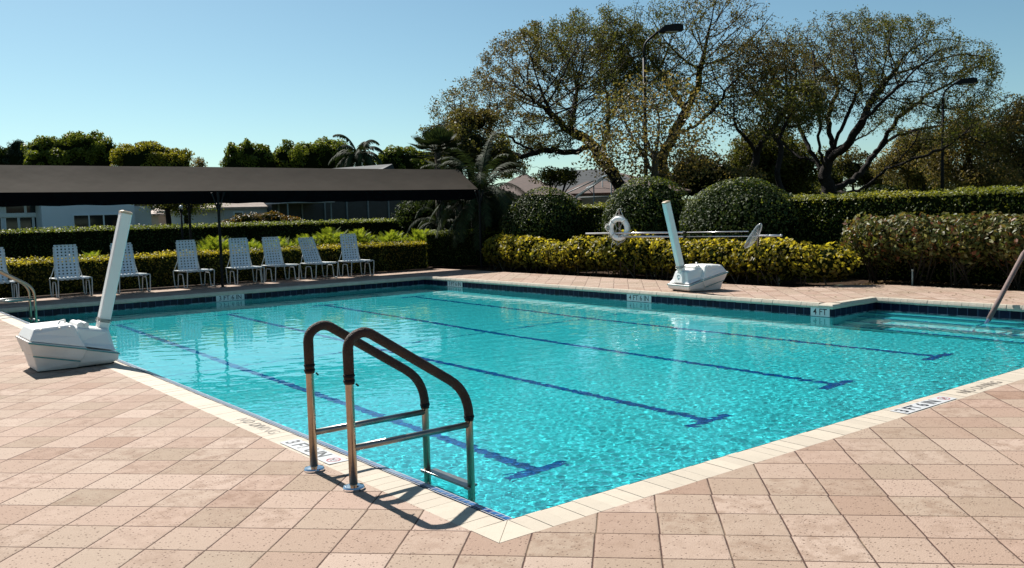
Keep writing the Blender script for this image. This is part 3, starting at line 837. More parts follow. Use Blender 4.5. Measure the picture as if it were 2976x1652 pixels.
me = arr_mesh('canvas_roof', V, Fc, smooth=True); obj('canvas_roof', me, M_CANVAS, t)
b = MB()
def vstrip(pts, z0f, z1f):
    n_ = len(pts); V_ = []; 
    for (x,y) in pts: V_ += [(x,y,z0f(x)),(x,y,z1f(x))]
    b.add(V_, [(2*i,2*i+2,2*i+3,2*i+1) for i in range(n_-1)])
fz1 = lambda x: ze-.03*math.sin(math.pi*(((x+20-17.4)/25.6) % 1))
fz0 = lambda x: zv+.03*math.sin(x*1.9)
vstrip([(x, ye0+.03*math.sin(x*.9)) for x in xsn], fz0, fz1)
vstrip([(x, ye1) for x in xsn], lambda x: fz1(x)-.12, fz1)
b.add([(cx1,ye0,zv),(cx1,ye1-1,zv+.6),(cx1,ye1,ze-.0),(cx1,yr,zr-.05),(cx1,ye0,ze-.0)], [(0,1,2,3,4)])
b.build('valance', M_VALANCE, t)
for k in range(-3, 2):
    x = 17.4+25.6*k-20 if k < 1 else 42.9-20
    if x < -45: continue
    for y in (59.05-62.6, 66-62.6):
        b = MB(); b.tube([(x,y,0),(x,y,ze-.1)], .115, 12); b.tube([(x,y,ze-1.7),(x+.5,y,ze-.15)], .07, 8); b.tube([(x,y,ze-1.7),(x-.5,y,ze-.15)], .07, 8)
        b.box((x-.25,y-.25,0),(x+.25,y+.25,.03)); b.build('post', M_BLACK, t, smooth=True, auto=40)
b = MB()
for x in [17.4+12.8*k-20 for k in range(-4,3)]:
    b.tube([(x,ye0+.1,ze-.12),(x,yr,zr-.12)], .06, 6); b.tube([(x,ye1-.1,ze-.12),(x,yr,zr-.12)], .06, 6)
for y, z in ((ye0+.1,ze-.14),(ye1-.1,ze-.14),(yr,zr-.16)): b.tube([(cx0,y,z),(cx1,y,z)], .07, 6)
b.build('roof_frame', M_BLACK, t)

# ------------------------------------------------------------------ foliage helpers
def rand_unit(n):
    v = rng.normal(size=(n,3)); return v/np.linalg.norm(v, axis=1, keepdims=True)
def leaf_arrays(P, Nn, size, asp=.5, jit=.7, fold=.18, upright=None, sizevar=.35):
    n = len(P); P = np.asarray(P, float)
    nn = np.asarray(Nn, float)+rand_unit(n)*jit; nn /= np.linalg.norm(nn, axis=1, keepdims=True)
    t = rand_unit(n)
    if upright is not None: t = t*.6+np.array(upright)
    t -= nn*np.sum(t*nn, axis=1, keepdims=True); t /= np.linalg.norm(t, axis=1, keepdims=True)+1e-9
    s = np.cross(nn, t); L = size*(1+sizevar*rng.uniform(-1,1,(n,1))); W = L*asp*.5
    base = P-t*L*.5; tip = P+t*L*.5; mid = P+nn*L*fold*.6
    V = np.stack([base, mid+s*W, tip, mid-s*W], 1).reshape(-1,3)
    i = np.arange(n)*4
    F = np.concatenate([np.stack([i,i+1,i+2],1), np.stack([i,i+2,i+3],1)])
    return V, F
def join(parts):
    V, F, n = [], [], 0
    for v, f in parts: V.append(v); F.append(f+n); n += len(v)
    return np.vstack(V), np.vstack(F)
def lumps(P, sc_, amp, seed=0):
    r = np.random.default_rng(seed); o = np.zeros(len(P))
    for i in range(7):
        d = r.normal(size=3); d /= np.linalg.norm(d); k = sc_*r.uniform(.6,1.8)
        o += np.sin(P@d*k+r.uniform(0,6.28))
    return amp*o/3

def sunlit_tips(me, V, F, z_lo, z_hi, pmax=1.0, seed=0, base=0.0):  # higher leaves take the brighter slot: sunlit tops put into the colour
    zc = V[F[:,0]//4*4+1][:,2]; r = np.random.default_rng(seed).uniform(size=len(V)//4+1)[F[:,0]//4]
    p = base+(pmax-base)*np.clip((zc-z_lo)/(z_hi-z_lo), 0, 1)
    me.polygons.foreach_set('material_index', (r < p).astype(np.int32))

def hedge(name, label, cat, x0, y0, x1, y1, width, z1, mat, dens=45, size=.16, z0=.15, rz=None, lump=.10, asp=.6, group=None, faces='FBTE', jit=.75, drop=.35, seed=0, core=M_CORE, ragged=0, corein=.16, tip=None, tipd=.45, slope=0.0):
    """box hedge running from (x0,y0) to (x1,y1), its front face on the right-hand side"""
    L = math.hypot(x1-x0, y1-y0); d = np.array([(x1-x0)/L,(y1-y0)/L]); nv = np.array([d[1],-d[0]])
    t = thing(name, label, cat, (x0,y0,0), group=group)
    parts = []
    def put(u, v, z, nrm):
        P = np.stack([d[0]*u+nv[0]*v, d[1]*u+nv[1]*v, z], 1); n3 = np.array([d[0]*nrm[0]+nv[0]*nrm[1], d[1]*nrm[0]+nv[1]*nrm[1], nrm[2]])
        lo = lumps(P+np.array([x0,y0,0]), 2.2, lump, seed)+lumps(P, 7., lump*.4, seed+1)
        P = P + n3*(lo[:,None] + rng.uniform(-drop,.06,(len(P),1))*.6)
        parts.append(leaf_arrays(P, np.tile(n3, (len(P),1)), size, asp, jit))
    w = width/2; H = z1-z0
    if 'F' in faces: n_ = int(L*H*dens); put(rng.uniform(0,L,n_), np.full(n_, w), rng.uniform(z0,z1,n_), (0,1,0))
    if 'B' in faces: n_ = int(L*H*dens*.3); put(rng.uniform(0,L,n_), np.full(n_,-w), rng.uniform(z0,z1,n_), (0,-1,0))
    if 'T' in faces:
        n_ = int(L*width*dens*1.1); put(rng.uniform(0,L,n_), rng.uniform(-w,w,n_), np.full(n_, z1), (0,0,1))
        n_ = int(L*dens*.5); put(rng.uniform(0,L,n_), rng.uniform(w-.12,w+.02,n_), rng.uniform(z1-.12,z1+.02,n_), (0,.7,.7))
        if ragged:
            n_ = int(L*ragged); u = rng.uniform(0,L,n_); v = rng.uniform(-w,w,n_); k = 3
            for j in range(k): put(u+rng.normal(0,.05,n_), v+rng.normal(0,.05,n_), np.full(n_, z1+.03+.055*j), (0,0,1))
    if 'E' in faces:
        for e, uu_ in ((-1,0),(1,L)): n_ = int(width*H*dens); put(np.full(n_,uu_), rng.uniform(-w,w,n_), rng.uniform(z0,z1,n_), (e,0,0))
    V, F = join(parts)
    if slope:
        vv = (V[:,0]*nv[0]+V[:,1]*nv[1]); V[:,2] += np.clip((w-vv)/(2*w), 0, 1)*slope*np.clip((V[:,2]-z0)/H, 0, 1)
    me = arr_mesh('foliage', V, F); obj('foliage', me, [mat, tip] if tip else mat, t)
    if tip: sunlit_tips(me, V, F, z1-tipd, z1-tipd*.25, .95, seed)
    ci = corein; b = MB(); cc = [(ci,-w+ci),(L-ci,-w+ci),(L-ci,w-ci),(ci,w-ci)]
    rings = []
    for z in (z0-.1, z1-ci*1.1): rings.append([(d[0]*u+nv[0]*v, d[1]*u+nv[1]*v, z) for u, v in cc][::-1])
    b.loft(rings); b.build('shade_core', core, t)  # solid dark box added inside the hedge so no light leaks through
    return t

def blob_leaves(cents, dens, size, asp=.6, jit=.8, shell=.25, drop=None, squash=1, seed=0, lump=.12):
    """leaf shells on ellipsoids: cents (cx,cy,cz,rx,ry,rz)"""
    parts = []
    for k, (cx,cy,cz,rx,ry,rz_) in enumerate(cents):
        area = 4*math.pi*((rx*ry)**1.6/3+(rx*rz_)**1.6/3+(ry*rz_)**1.6/3)**(1/1.6); n = int(area*dens)
        u = rand_unit(n); r_ = 1-shell*rng.uniform(0,1,n)**1.5
        P = np.array([cx,cy,cz])+u*np.array([rx,ry,rz_])*(r_+lumps(u*np.array([rx,ry,rz_])+k*7.3, 1.6/max(.6,rx)**.5*1.6, lump, seed+k))[:,None]
        nn = u/np.array([rx,ry,rz_]); nn /= np.linalg.norm(nn,axis=1,keepdims=True)
        parts.append(leaf_arrays(P, nn, size, asp, jit))
    return join(parts)

# ------------------------------------------------------------------ leaf materials
L_YEL = leaf_mat('gold_leaf', [(0.063,0.063,0.0105),(0.112,0.098,0.0126),(0.168,0.133,0.014),(0.084,0.077,0.0112),(0.14,0.091,0.014)], .45, patch=((.10,.13,.02), .9))
L_YTIP = leaf_mat('gold_sunlit_growth', [(.30,.26,.022),(.44,.38,.04),(.36,.28,.025),(.24,.24,.03)], .55, patch=((.09,.10,.015), .55))  # yellow paints the sun on the gold hedge tops, besides young leaves
L_HTIP = leaf_mat('hedge_sunlit_growth', [(.17,.17,.02),(.25,.235,.03),(.14,.155,.022)], .5, patch=((.10,.13,.02), .4))  # sunlit top of the boundary hedge put into its leaf colour
L_GTIP = leaf_mat('green_sunlit_growth', [(0.091,0.13,0.0195),(0.143,0.176,0.026),(0.182,0.195,0.0325)], .5)  # lighter green for the tops: sunlight in the colour as well as young leaves
L_GRN = leaf_mat('green_leaf', [(0.0252,0.0432,0.00864),(0.0432,0.0684,0.013),(0.072,0.0864,0.018),(0.0324,0.0504,0.0144)], .35)
L_DKG = leaf_mat('dark_green_leaf', [(0.018,0.0324,0.00864),(0.0324,0.054,0.0115),(0.0612,0.0792,0.0216),(0.0216,0.036,0.0101)], .3, rough=.6)
L_HED = leaf_mat('hedge_leaf', [(0.0288,0.0504,0.00864),(0.0576,0.0864,0.013),(0.115,0.122,0.018),(0.0432,0.0612,0.0115)], .4, patch=((.2,.2,.03), .6))
L_CRO = leaf_mat('croton_leaf', [(.035,.050,.011),(.085,.10,.022),(.17,.165,.04),(.18,.14,.045),(.065,.08,.02),(.20,.07,.035),(.04,.055,.014),(.25,.23,.10),(.05,.07,.018),(.12,.13,.03)], .35, rough=.45)
L_PHI = leaf_mat('philodendron_leaf', [(.10,.15,.015),(.16,.21,.022),(.24,.26,.03)], .5, rough=.5)
L_TRE = leaf_mat('tree_leaf', [(.040,.050,.012),(.068,.080,.018),(.105,.110,.026),(.075,.062,.028)], .5, patch=((.11,.075,.035), .12))
L_TRE2 = leaf_mat('dry_tree_leaf', [(.09,.07,.035),(.15,.115,.045),(.20,.15,.055),(.10,.105,.035),(.065,.06,.025)], .5, patch=((.075,.095,.03), .12))
L_TRL = leaf_mat('bright_tree_leaf', [(0.0648,0.0936,0.0144),(0.108,0.137,0.0202),(0.158,0.18,0.0288),(0.0792,0.101,0.018)], .5)
L_TRY = leaf_mat('yellow_tree_leaf', [(0.115,0.122,0.0144),(0.187,0.18,0.0216),(0.259,0.23,0.0288)], .5)
L_ORG = leaf_mat('orange_leaf', [(0.101,0.0864,0.0144),(0.158,0.101,0.018),(0.072,0.0648,0.0108),(0.187,0.0792,0.0216)], .35)
L_PIN = leaf_mat('pine_leaf', [(0.0216,0.036,0.0216),(0.036,0.054,0.0324)], .2)
L_PAL = leaf_mat('palm_leaf', [(.012,.020,.008),(.022,.034,.012),(.034,.048,.018)], .2, rough=.75)

# ------------------------------------------------------------------ hedges and shrubs near the pool
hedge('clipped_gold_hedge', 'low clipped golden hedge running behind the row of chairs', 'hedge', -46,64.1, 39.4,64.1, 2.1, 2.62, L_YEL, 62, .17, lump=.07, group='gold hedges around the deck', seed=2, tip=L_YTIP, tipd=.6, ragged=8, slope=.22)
ha, hb_, hc_ = (0.27, 92.00, 4.99), (27.00, 92.00, 4.71), (69.27, 92.00, 4.89)
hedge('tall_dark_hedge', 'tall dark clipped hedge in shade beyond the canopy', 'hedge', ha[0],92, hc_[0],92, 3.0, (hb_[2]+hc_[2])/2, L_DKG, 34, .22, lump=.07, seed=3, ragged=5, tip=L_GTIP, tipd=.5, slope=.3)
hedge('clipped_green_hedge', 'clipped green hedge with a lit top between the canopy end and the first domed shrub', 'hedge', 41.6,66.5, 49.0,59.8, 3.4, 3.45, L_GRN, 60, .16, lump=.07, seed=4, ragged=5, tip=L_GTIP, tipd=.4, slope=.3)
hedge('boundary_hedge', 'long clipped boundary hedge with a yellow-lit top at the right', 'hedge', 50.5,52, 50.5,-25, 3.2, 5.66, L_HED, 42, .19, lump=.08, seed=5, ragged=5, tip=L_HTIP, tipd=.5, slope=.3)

def shrub(name, label, cat, base, cents, mat, dens, size, asp=.6, stems=None, core=True, group=None, seed=0, jit=.8, shell=.3, lump=.12, corek=.80, stemmat=None, tip=None, tipz=(0,1), tipmax=.9, tipbase=0):
    t = thing(name, label, cat, base, group=group)
    loc_ = [(c[0]-base[0], c[1]-base[1], c[2]-base[2], *c[3:]) for c in cents]
    V, F = blob_leaves(loc_, dens, size, asp, jit, shell, seed=seed, lump=lump)
    V[:,2] = np.maximum(V[:,2], .02)
    me = arr_mesh('foliage', V, F); obj('foliage', me, [mat, tip] if tip else mat, t)
    if tip: sunlit_tips(me, V, F, tipz[0], tipz[1], tipmax, seed, tipbase)
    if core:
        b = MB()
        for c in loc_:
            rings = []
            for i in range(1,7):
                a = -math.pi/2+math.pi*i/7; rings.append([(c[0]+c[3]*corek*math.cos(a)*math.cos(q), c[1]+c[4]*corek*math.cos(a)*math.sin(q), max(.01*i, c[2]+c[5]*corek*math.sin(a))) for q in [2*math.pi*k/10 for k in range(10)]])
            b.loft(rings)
        b.build('shade_core', M_CORE, t)  # solid dark blobs added behind the leaves to block light
    if stems:
        b = MB()
        for (x0,y0,x1,y1,z1_,r_) in stems:
            mx_, my_ = (x0+x1)/2+random.uniform(-.15,.15), (y0+y1)/2+random.uniform(-.15,.15)
            b.tube([(x0-base[0],y0-base[1],-.15),(mx_-base[0],my_-base[1],z1_*.5),(x1-base[0],y1-base[1],z1_)], [r_,r_*.8,r_*.6], 5)
        b.build('stems', stemmat or M_BARK_L, t, smooth=True)
    return t

# loose gold hedge on the right deck, made of rounded plants grown together
cents = []; stems = []
y = 56.2
while y > 20.9:
    h = 3.0 if y < 44 else (2.6 if y < 50 else 2.95)
    if y < 30: h = 2.8
    if y < 24: h = 2.6
    h += random.uniform(-.22,.22); x = 42.8+random.uniform(-.28,.28)+(.5 if y < 24 else 0)
    cents.append((x,y,h*.5+.16,1.75+random.uniform(-.2,.2),random.uniform(1.1,1.9),h*.5-.02))
    for k in range(2): stems.append((x-.9+random.uniform(-.3,.3),y+random.uniform(-.7,.7),x-.8+random.uniform(-.5,.5),y+random.uniform(-.9,.9),1.2,.05))
    y -= random.uniform(.9,1.7)
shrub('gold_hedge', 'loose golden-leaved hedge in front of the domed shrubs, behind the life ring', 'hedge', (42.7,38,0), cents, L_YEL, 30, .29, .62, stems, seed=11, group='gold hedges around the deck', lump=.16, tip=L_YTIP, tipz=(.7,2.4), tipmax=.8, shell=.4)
# three clipped domes
for k, (lab, c) in enumerate((('domed dark shrub nearest the canopy, leftmost of the three', (47.6,54.8,3.6,4.4,4.4,4.0)),
                              ('domed dark shrub right behind the life ring, middle of the three', (48.2,42.0,3.8,4.05,4.05,4.2)),
                              ('domed dark shrub behind the mast of the right lift, rightmost of the three', (47.9,32.0,3.4,4.8,4.8,4.0)))):
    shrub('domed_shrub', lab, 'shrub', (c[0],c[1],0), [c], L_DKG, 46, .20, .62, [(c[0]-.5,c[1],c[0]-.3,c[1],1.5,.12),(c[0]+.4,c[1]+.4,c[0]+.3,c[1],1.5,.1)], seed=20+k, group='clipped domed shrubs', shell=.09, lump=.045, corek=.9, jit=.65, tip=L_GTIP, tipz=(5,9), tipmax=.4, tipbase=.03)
# leggy croton shrubs
crl = ['leggy multicoloured shrub next to the gold hedge, leftmost of its row','leggy multicoloured shrub second from the gold hedge, above the alcove corner','leggy multicoloured shrub behind the step alcove, third from the gold hedge',
       'leggy multicoloured shrub left of the step handrail top','leggy multicoloured shrub at the right photo edge, behind the handrail', 'leggy multicoloured shrub just outside the right photo edge']
for k, y in enumerate((20.3,17.5,14.7,11.9,9.1,6.2)):
    x = 46.5+random.uniform(-.2,.3)
    cs = [(x,y,3.05,1.5,1.95,1.4),(x+.9,y+1.2,3.2,1.2,1.4,1.2),(x+.8,y-1.2,3.1,1.2,1.4,1.2),(x+.3,y+.9,2.8,1.4,1.3,1.4),(x-.4,y-.8,2.8,1.3,1.3,1.35),(x+.9,y,2.1,1.3,1.6,1.2)]
    st = [(x+random.uniform(-.35,.5),y+random.uniform(-.5,.5),x+random.uniform(-1.1,1.1),y+random.uniform(-1.3,1.3),random.uniform(2.2,2.9),random.uniform(.035,.07)) for _ in range(9)]
    shrub('croton_shrub', crl[k], 'shrub', (x,y,0), cs, L_CRO, 34, .33, .55, st, core=False, seed=30+k, group='leggy multicoloured shrubs in the mulch bed', shell=.7, lump=.22, stemmat=M_TWIG)
# fallen leaves in the bed
n = 2600; P = np.stack([rng.uniform(45,50,n), rng.uniform(-5,21,n), np.full(n,-.10)+rng.uniform(0,.05,n)], 1)
V, F = leaf_arrays(P, np.tile([0,0,1.],(n,1)), .22, .6, .35)
tag(obj('leaf_litter', arr_mesh('leaf_litter', V, F), leaf_mat('dry_leaf', [(0.06,0.036,0.015),(0.12,0.078,0.03),(0.036,0.021,0.012),(0.168,0.114,0.048)], .1)), 'dry leaves scattered over the mulch under the leggy shrubs', 'leaf litter', kind='stuff')

n = 150; P = np.stack([np.where(rng.uniform(size=n) < .6, rng.normal(40.2,.8,n), rng.uniform(36,44,n)), rng.uniform(4,58,n), np.full(n,.03)], 1)
P = P[(P[:,0] > 34) | (P[:,1] > 16)]; P = P[~((P[:,0] < 37.9) & (P[:,1] < 16))]
V, F = leaf_arrays(P, np.tile([0,0,1.],(len(P),1)), .16, .55, .3)
tag(obj('fallen_leaves', arr_mesh('fallen_leaves', V, F), leaf_mat('fallen_leaf', [(.10,.07,.03),(.16,.13,.03),(.07,.05,.03)], .1)), 'small dry leaves fallen on the pavers along the gold hedge', 'fallen leaves', kind='stuff')
# big-leaved plants behind the low gold hedge
def philo(t, h, spread, n, seed):
    r = np.random.default_rng(seed); parts = []; b = MB()
    for k in range(n):
        a = r.uniform(0,6.28); rad = spread*math.sqrt(r.uniform(0.02,1)); hh = h*r.uniform(.62,1.0)*(1-.25*(rad/spread)**2)
        c = np.array([rad*math.cos(a), rad*math.sin(a), hh]); out = np.array([math.cos(a), math.sin(a), 0])
        d = np.array([0,0,1.])*r.uniform(.5,1.1)+out*r.uniform(.2,.9); d /= np.linalg.norm(d)
        side = np.cross(d, np.array([0,0,1.])+out*.1); side /= np.linalg.norm(side)+1e-9; nn = np.cross(side, d)
        Lf = r.uniform(.55,.95)
        nl = 6
        V, F = [], []
        for j in range(nl):
            s_ = (j+.3)/nl; p = c+d*Lf*(s_-.5)-np.array([0,0,.12])*s_**2; wl = Lf*.34*math.sin(math.pi*(.15+.8*s_))
            for sg in (-1,1):
                tipv = p+side*sg*wl+d*Lf*.16; m0 = len(V)
                V += [p-d*Lf*.055, p+d*Lf*.075, tipv]; F.append((m0,m0+1,m0+2))
        parts.append((np.array(V), np.array(F)))
        if k % 3 == 0: b.tube([(c[0]*.3,c[1]*.3,0),(c[0]*.8,c[1]*.8,hh*.6),tuple(c-d*Lf*.4)], .02, 4)
    V, F = join(parts); obj('leaves', arr_mesh('leaves', V, F), L_PHI, t); b.build('stems', M_BARK_L, t)
phl = [((9.60, 66.40, 2.54),2.75,1.1,120,'small big-leaved plant above the gold hedge, left of the left lift mast'),
       ((19.75, 66.60, 2.00),3.65,1.5,190,'big-leaved green plant behind the black post, right of the fourth chair'),
       ((22.80, 66.40, 1.85),3.1,1.2,120,'low big-leaved plant above the fifth chair from the left'),
       ((25.44, 66.60, 1.71),3.35,1.35,150,'big-leaved plant between the sixth and seventh chairs'),
       ((28.28, 66.40, 1.56),3.5,1.4,170,'big-leaved plant behind the reclined chair'),
       ((30.95, 66.60, 1.42),4.0,1.6,220,'tallest big-leaved plant, behind the right-end chair'),
       ((33.90, 66.80, 1.26),3.7,1.4,190,'big-leaved plant just right of the last chair back'),
       ((37.47, 66.80, 1.07),3.5,1.5,180,'big-leaved plant in the gap right of the chairs'),
       ((41.20, 67.00, 0.87),3.6,1.5,180,'big-leaved plant beside the right canopy posts')]
for k, (p, h, s_, n, lab) in enumerate(phl):
    t = thing('philodendron', lab, 'plant', (p[0],p[1],-.1), group='big-leaved plants behind the gold hedge'); philo(t, h+.42, s_*1.35, int(n*2.0), 50+k)
p = (36.71, 97.00, 4.99)
cs = [(p[0]+dx,p[1]+dy,dz,r1,1.8,r2) for dx,dy,dz,r1,r2 in ((-4.4,0,4.0,2.0,1.4),(-1.8,0,4.7,2.4,1.6),(1.2,.3,4.8,2.5,1.6),(3.8,0,4.3,2.2,1.4),(5.8,0,3.9,1.7,1.2))]
shrub('orange_shrub', 'mounded orange and olive shrub rising above the dark hedge behind the canopy', 'shrub', (p[0],p[1],0), cs, L_ORG, 26, .30, .5, [(p[0],p[1],p[0],p[1],4,.1)], seed=70)

# ------------------------------------------------------------------ trees
def seg_mesh(A, B, ra, rb, k=5):
    """frustums for many segments at once"""
    A, B = np.asarray(A), np.asarray(B); n = len(A)
    d = B-A; L = np.linalg.norm(d, axis=1, keepdims=True)+1e-9; d = d/L
    ref = np.where(np.abs(d[:,2:3]) < .9, np.array([[0,0,1.]]), np.array([[1.,0,0]]))
    u = np.cross(d, ref); u /= np.linalg.norm(u, axis=1, keepdims=True); v = np.cross(d, u)
    ang = 2*np.pi*np.arange(k)/k; V = []
    for P, r_ in ((A-d*ra[:,None]*.2, ra), (B+d*rb[:,None]*.2, rb)):
        V.append(P[:,None,:]+(u[:,None,:]*np.cos(ang)[None,:,None]+v[:,None,:]*np.sin(ang)[None,:,None])*r_[:,None,None])
    V = np.concatenate(V, 1).reshape(-1,3); i = np.arange(n)[:,None]*2*k; j = np.arange(k)[None,:]
    F = np.stack([i+j, i+(j+1)%k, i+k+(j+1)%k, i+k+j], 2).reshape(-1,4)
    return V, F
def colonize(attr, limbs, step, infl, kill, iters, seed=0):
    r = np.random.default_rng(seed)
    nodes, par = [], []
    key = {}
    for lb in limbs:        # polylines; a limb whose first point is near an existing node starts there
        pts = [np.array(p, float) for p in lb]
        if nodes:
            dd = np.linalg.norm(np.array(nodes)-pts[0], axis=1); cur = int(dd.argmin())
        else: nodes.append(pts[0]); par.append(-1); cur = 0
        # smooth (Catmull) resample with a little wobble
        q = [nodes[cur]]+pts[1:]
        for a in range(len(q)-1):
            p0 = q[max(a-1,0)]; p1 = q[a]; p2 = q[a+1]; p3 = q[min(a+2,len(q)-1)]
            m = max(1, int(np.linalg.norm(p2-p1)/step))
            for s_ in range(1, m+1):
                t = s_/m; pt_ = .5*((2*p1)+(-p0+p2)*t+(2*p0-5*p1+4*p2-p3)*t*t+(-p0+3*p1-3*p2+p3)*t**3)+r.normal(0,.16,3)*step*.8
                nodes.append(pt_); par.append(cur); cur = len(nodes)-1
    Nn = np.array(nodes); n0 = len(Nn)
    att = np.array(attr); D = np.linalg.norm(att[:,None,:]-Nn[None,:,:], axis=2) if len(att)*len(Nn) < 3e7 else None
    near = D.argmin(1); dist = D.min(1); alive = np.ones(len(att), bool); nodes = list(Nn); stale = 0
    for it in range(iters):
        act = alive & (dist < infl)
        if not act.any(): break
        ids = near[act]; v = att[act]-np.array(nodes)[ids]; v /= np.linalg.norm(v,axis=1,keepdims=True)+1e-9
        un, inv = np.unique(ids, return_inverse=True); S_ = np.zeros((len(un),3)); np.add.at(S_, inv, v)
        S_ += r.normal(0,.25,S_.shape); S_ /= np.linalg.norm(S_,axis=1,keepdims=True)+1e-9
        new = np.array(nodes)[un]+S_*step; base = len(nodes); nodes.extend(new); par.extend(un.tolist())
        d2 = np.linalg.norm(att[:,None,:]-new[None,:,:], axis=2); nb = d2.argmin(1); nd = d2.min(1)
        up_ = nd < dist; near[up_] = base+nb[up_]; 
        # attractors whose nearest node did not improve while active: retire them so that growth cannot stall
        stuck = act & ~up_; dist[up_] = nd[up_]; alive &= ~(dist < kill); alive &= ~(stuck & (r.uniform(size=len(att)) < .5))
        if len(nodes) > 26000: break
    return np.array(nodes), np.array(par), n0
def big_tree(name, label, base, limbs, crown, nattr, step, infl, kill, rtrunk, mat, leaf_n, leaf_size, seed=0, bark=None, r0=.028, asp=.42, twig_max=4, thin=None, spread=.75, droop=.35, group=None):
    t = thing(name, label, 'tree', base, group=group); bs = np.array(base)
    r = np.random.default_rng(seed)
    att = []
    tot = sum((c[3]*c[4]*c[5])**.8 for c in crown)
    for c in crown:
        k = int(nattr*(c[3]*c[4]*c[5])**.8/tot); u = r.normal(size=(k,3)); u /= np.linalg.norm(u,axis=1,keepdims=True)
        rad = r.uniform(.25,1,(k,1))**(1/2.2)
        P = np.array(c[:3])+u*np.array(c[3:6])*rad; att.append(P)
    att = np.vstack(att); 
    if thin is not None: att = att[att[:,2] > thin]
    nodes, par, n0 = colonize(att, limbs, step, infl, kill, 60, seed)
    n = len(nodes); tips = np.zeros(n); ch = np.zeros(n, int)
    for i in range(1, n): ch[par[i]] += 1
    for i in range(n-1, 0, -1):
        if ch[i] == 0: tips[i] += 1
        tips[par[i]] += tips[i]
    e = math.log(rtrunk/r0)/math.log(max(tips[0],2)); rad = r0*np.maximum(tips,1)**e
    A, B, ra, rb = nodes[par[1:]], nodes[1:], rad[par[1:]], rad[1:]
    ra = np.minimum(ra, rb*1.35)
    thick = rb > .16
    V1_, F1_ = join([seg_mesh(A[thick]-bs, B[thick]-bs, ra[thick], rb[thick], 9), seg_mesh(A[~thick]-bs, B[~thick]-bs, ra[~thick], rb[~thick], 4)])
    obj('trunk', arr_mesh('trunk', V1_, F1_, smooth=True), bark or M_BARK, t)
    tw = np.where((tips <= twig_max) & (np.arange(n) >= n0))[0]
    if len(tw) == 0: tw = np.arange(n)
    # leaf density varies in clumps through the crown
    dn = lumps(nodes[tw], .28, 1.0, seed+9)+lumps(nodes[tw], .9, .5, seed+3); w = np.clip(1.0+1.15*dn, .05, None)
    w *= np.where(tips[tw] <= 1.5, 1.5, 1.0)
    pick = r.choice(tw, size=leaf_n, p=w/w.sum())
    off = r.normal(size=(leaf_n,3))*spread*np.array([1,1,.7]); off[:,2] -= np.abs(r.normal(0,droop,leaf_n))
    P = nodes[pick]+off
    V, F = leaf_arrays(P-bs, rand_unit(leaf_n), leaf_size, asp, .3)
    obj('crown', arr_mesh('crown', V, F), mat, t)
    return t

def W3(p, d=0):     # push a point away from the pool by d feet, keeping it in its own direction
    return p
# left large spreading tree
RA = (81.56, 77.92, 0.76)
limbsA = [[RA, (81.72, 78.51, 8.00), (79.81, 80.46, 12.64), (77.92, 80.90, 15.00), (74.75, 80.96, 16.26), (71.79, 80.89, 17.85), (69.66, 80.21, 19.93)],
          [(78.27, 80.50, 13.72), (74.03, 79.95, 13.21), (70.15, 79.17, 13.33), (66.99, 79.08, 13.16), (63.64, 79.07, 12.28)],
          [(66.99, 79.08, 13.16), (62.15, 77.90, 14.46), (59.04, 77.88, 15.44)],
          [(64.06, 78.77, 12.57), (63.42, 81.90, 13.39), (61.22, 83.80, 15.28), (58.88, 84.46, 16.28)],
          [(81.49, 78.80, 9.12), (83.62, 83.72, 11.37), (84.11, 88.49, 11.94), (82.10, 92.57, 11.56), (79.28, 94.85, 12.27), (77.44, 96.39, 13.25)],
          [(74.75, 80.96, 16.26), (79.46, 85.30, 20.22), (82.66, 88.26, 23.91)],
          [(71.79, 80.89, 17.85), (64.47, 76.58, 19.47), (60.11, 75.02, 20.70)],
          [(79.83, 80.48, 12.92), (87.43, 86.59, 18.99), (90.23, 90.14, 25.57)]]
def EL(p, rx, ry, rz_): return (p[0],p[1],p[2],rx,ry,rz_)
crownA = [EL((74.99, 81.47, 23.33),12,13,6), EL((69.49, 83.31, 24.25),8,9,6), EL((63.55, 82.38, 19.33),8,9,5.5), EL((60.13, 84.84, 17.13),6.5,8,5), EL((57.23, 84.37, 15.21),4.5,6,4), EL((82.50, 83.71, 28.10),9,10,6),
          EL((74.01, 82.67, 27.72),8,9,4.5), EL((86.40, 82.88, 24.89),9,10,7), EL((67.65, 81.40, 16.06),7,8,3.2), EL((63.10, 84.69, 13.33),4.5,6,3)]
big_tree('spreading_tree', 'wide spreading tree left of centre, its trunk leaning left over the roofs', RA, limbsA, crownA, 4800, .75, 9, 1.0, .85, L_TRE, 60000, .33, seed=101, twig_max=3, spread=.40, droop=.3)
# middle large tree with upright trunk
RB = (88.29, 76.45, 0.49)
limbsB = [[RB, (88.79, 77.01, 10.17), (89.17, 76.99, 13.01), (90.67, 76.15, 16.39), (91.21, 74.72, 19.08), (91.84, 73.24, 22.01), (91.88, 72.29, 25.47)],
          [(90.16, 76.47, 15.55), (88.24, 70.43, 16.59), (88.94, 67.55, 18.73), (88.73, 65.37, 20.82)],
          [(91.21, 74.72, 19.08), (93.73, 79.50, 22.92), (93.62, 82.49, 26.54)],
          [(88.87, 77.06, 11.31), (89.42, 82.04, 14.54), (89.31, 85.11, 18.93)]]
crownB = [EL((85.47, 81.76, 31.99),5,6,3.5), EL((91.60, 76.72, 29.48),11,12,6), EL((94.06, 72.25, 29.52),9,10,6.5), EL((92.93, 73.42, 32.37),8,9,4), EL((90.38, 80.21, 29.38),9,10,6), EL((92.14, 68.03, 23.25),8,9,5), EL((97.75, 69.57, 31.63),4.5,6,3.5), EL((90.01, 79.99, 24.18),8,9,5), EL((89.87, 75.87, 33.04),5,7,3)]
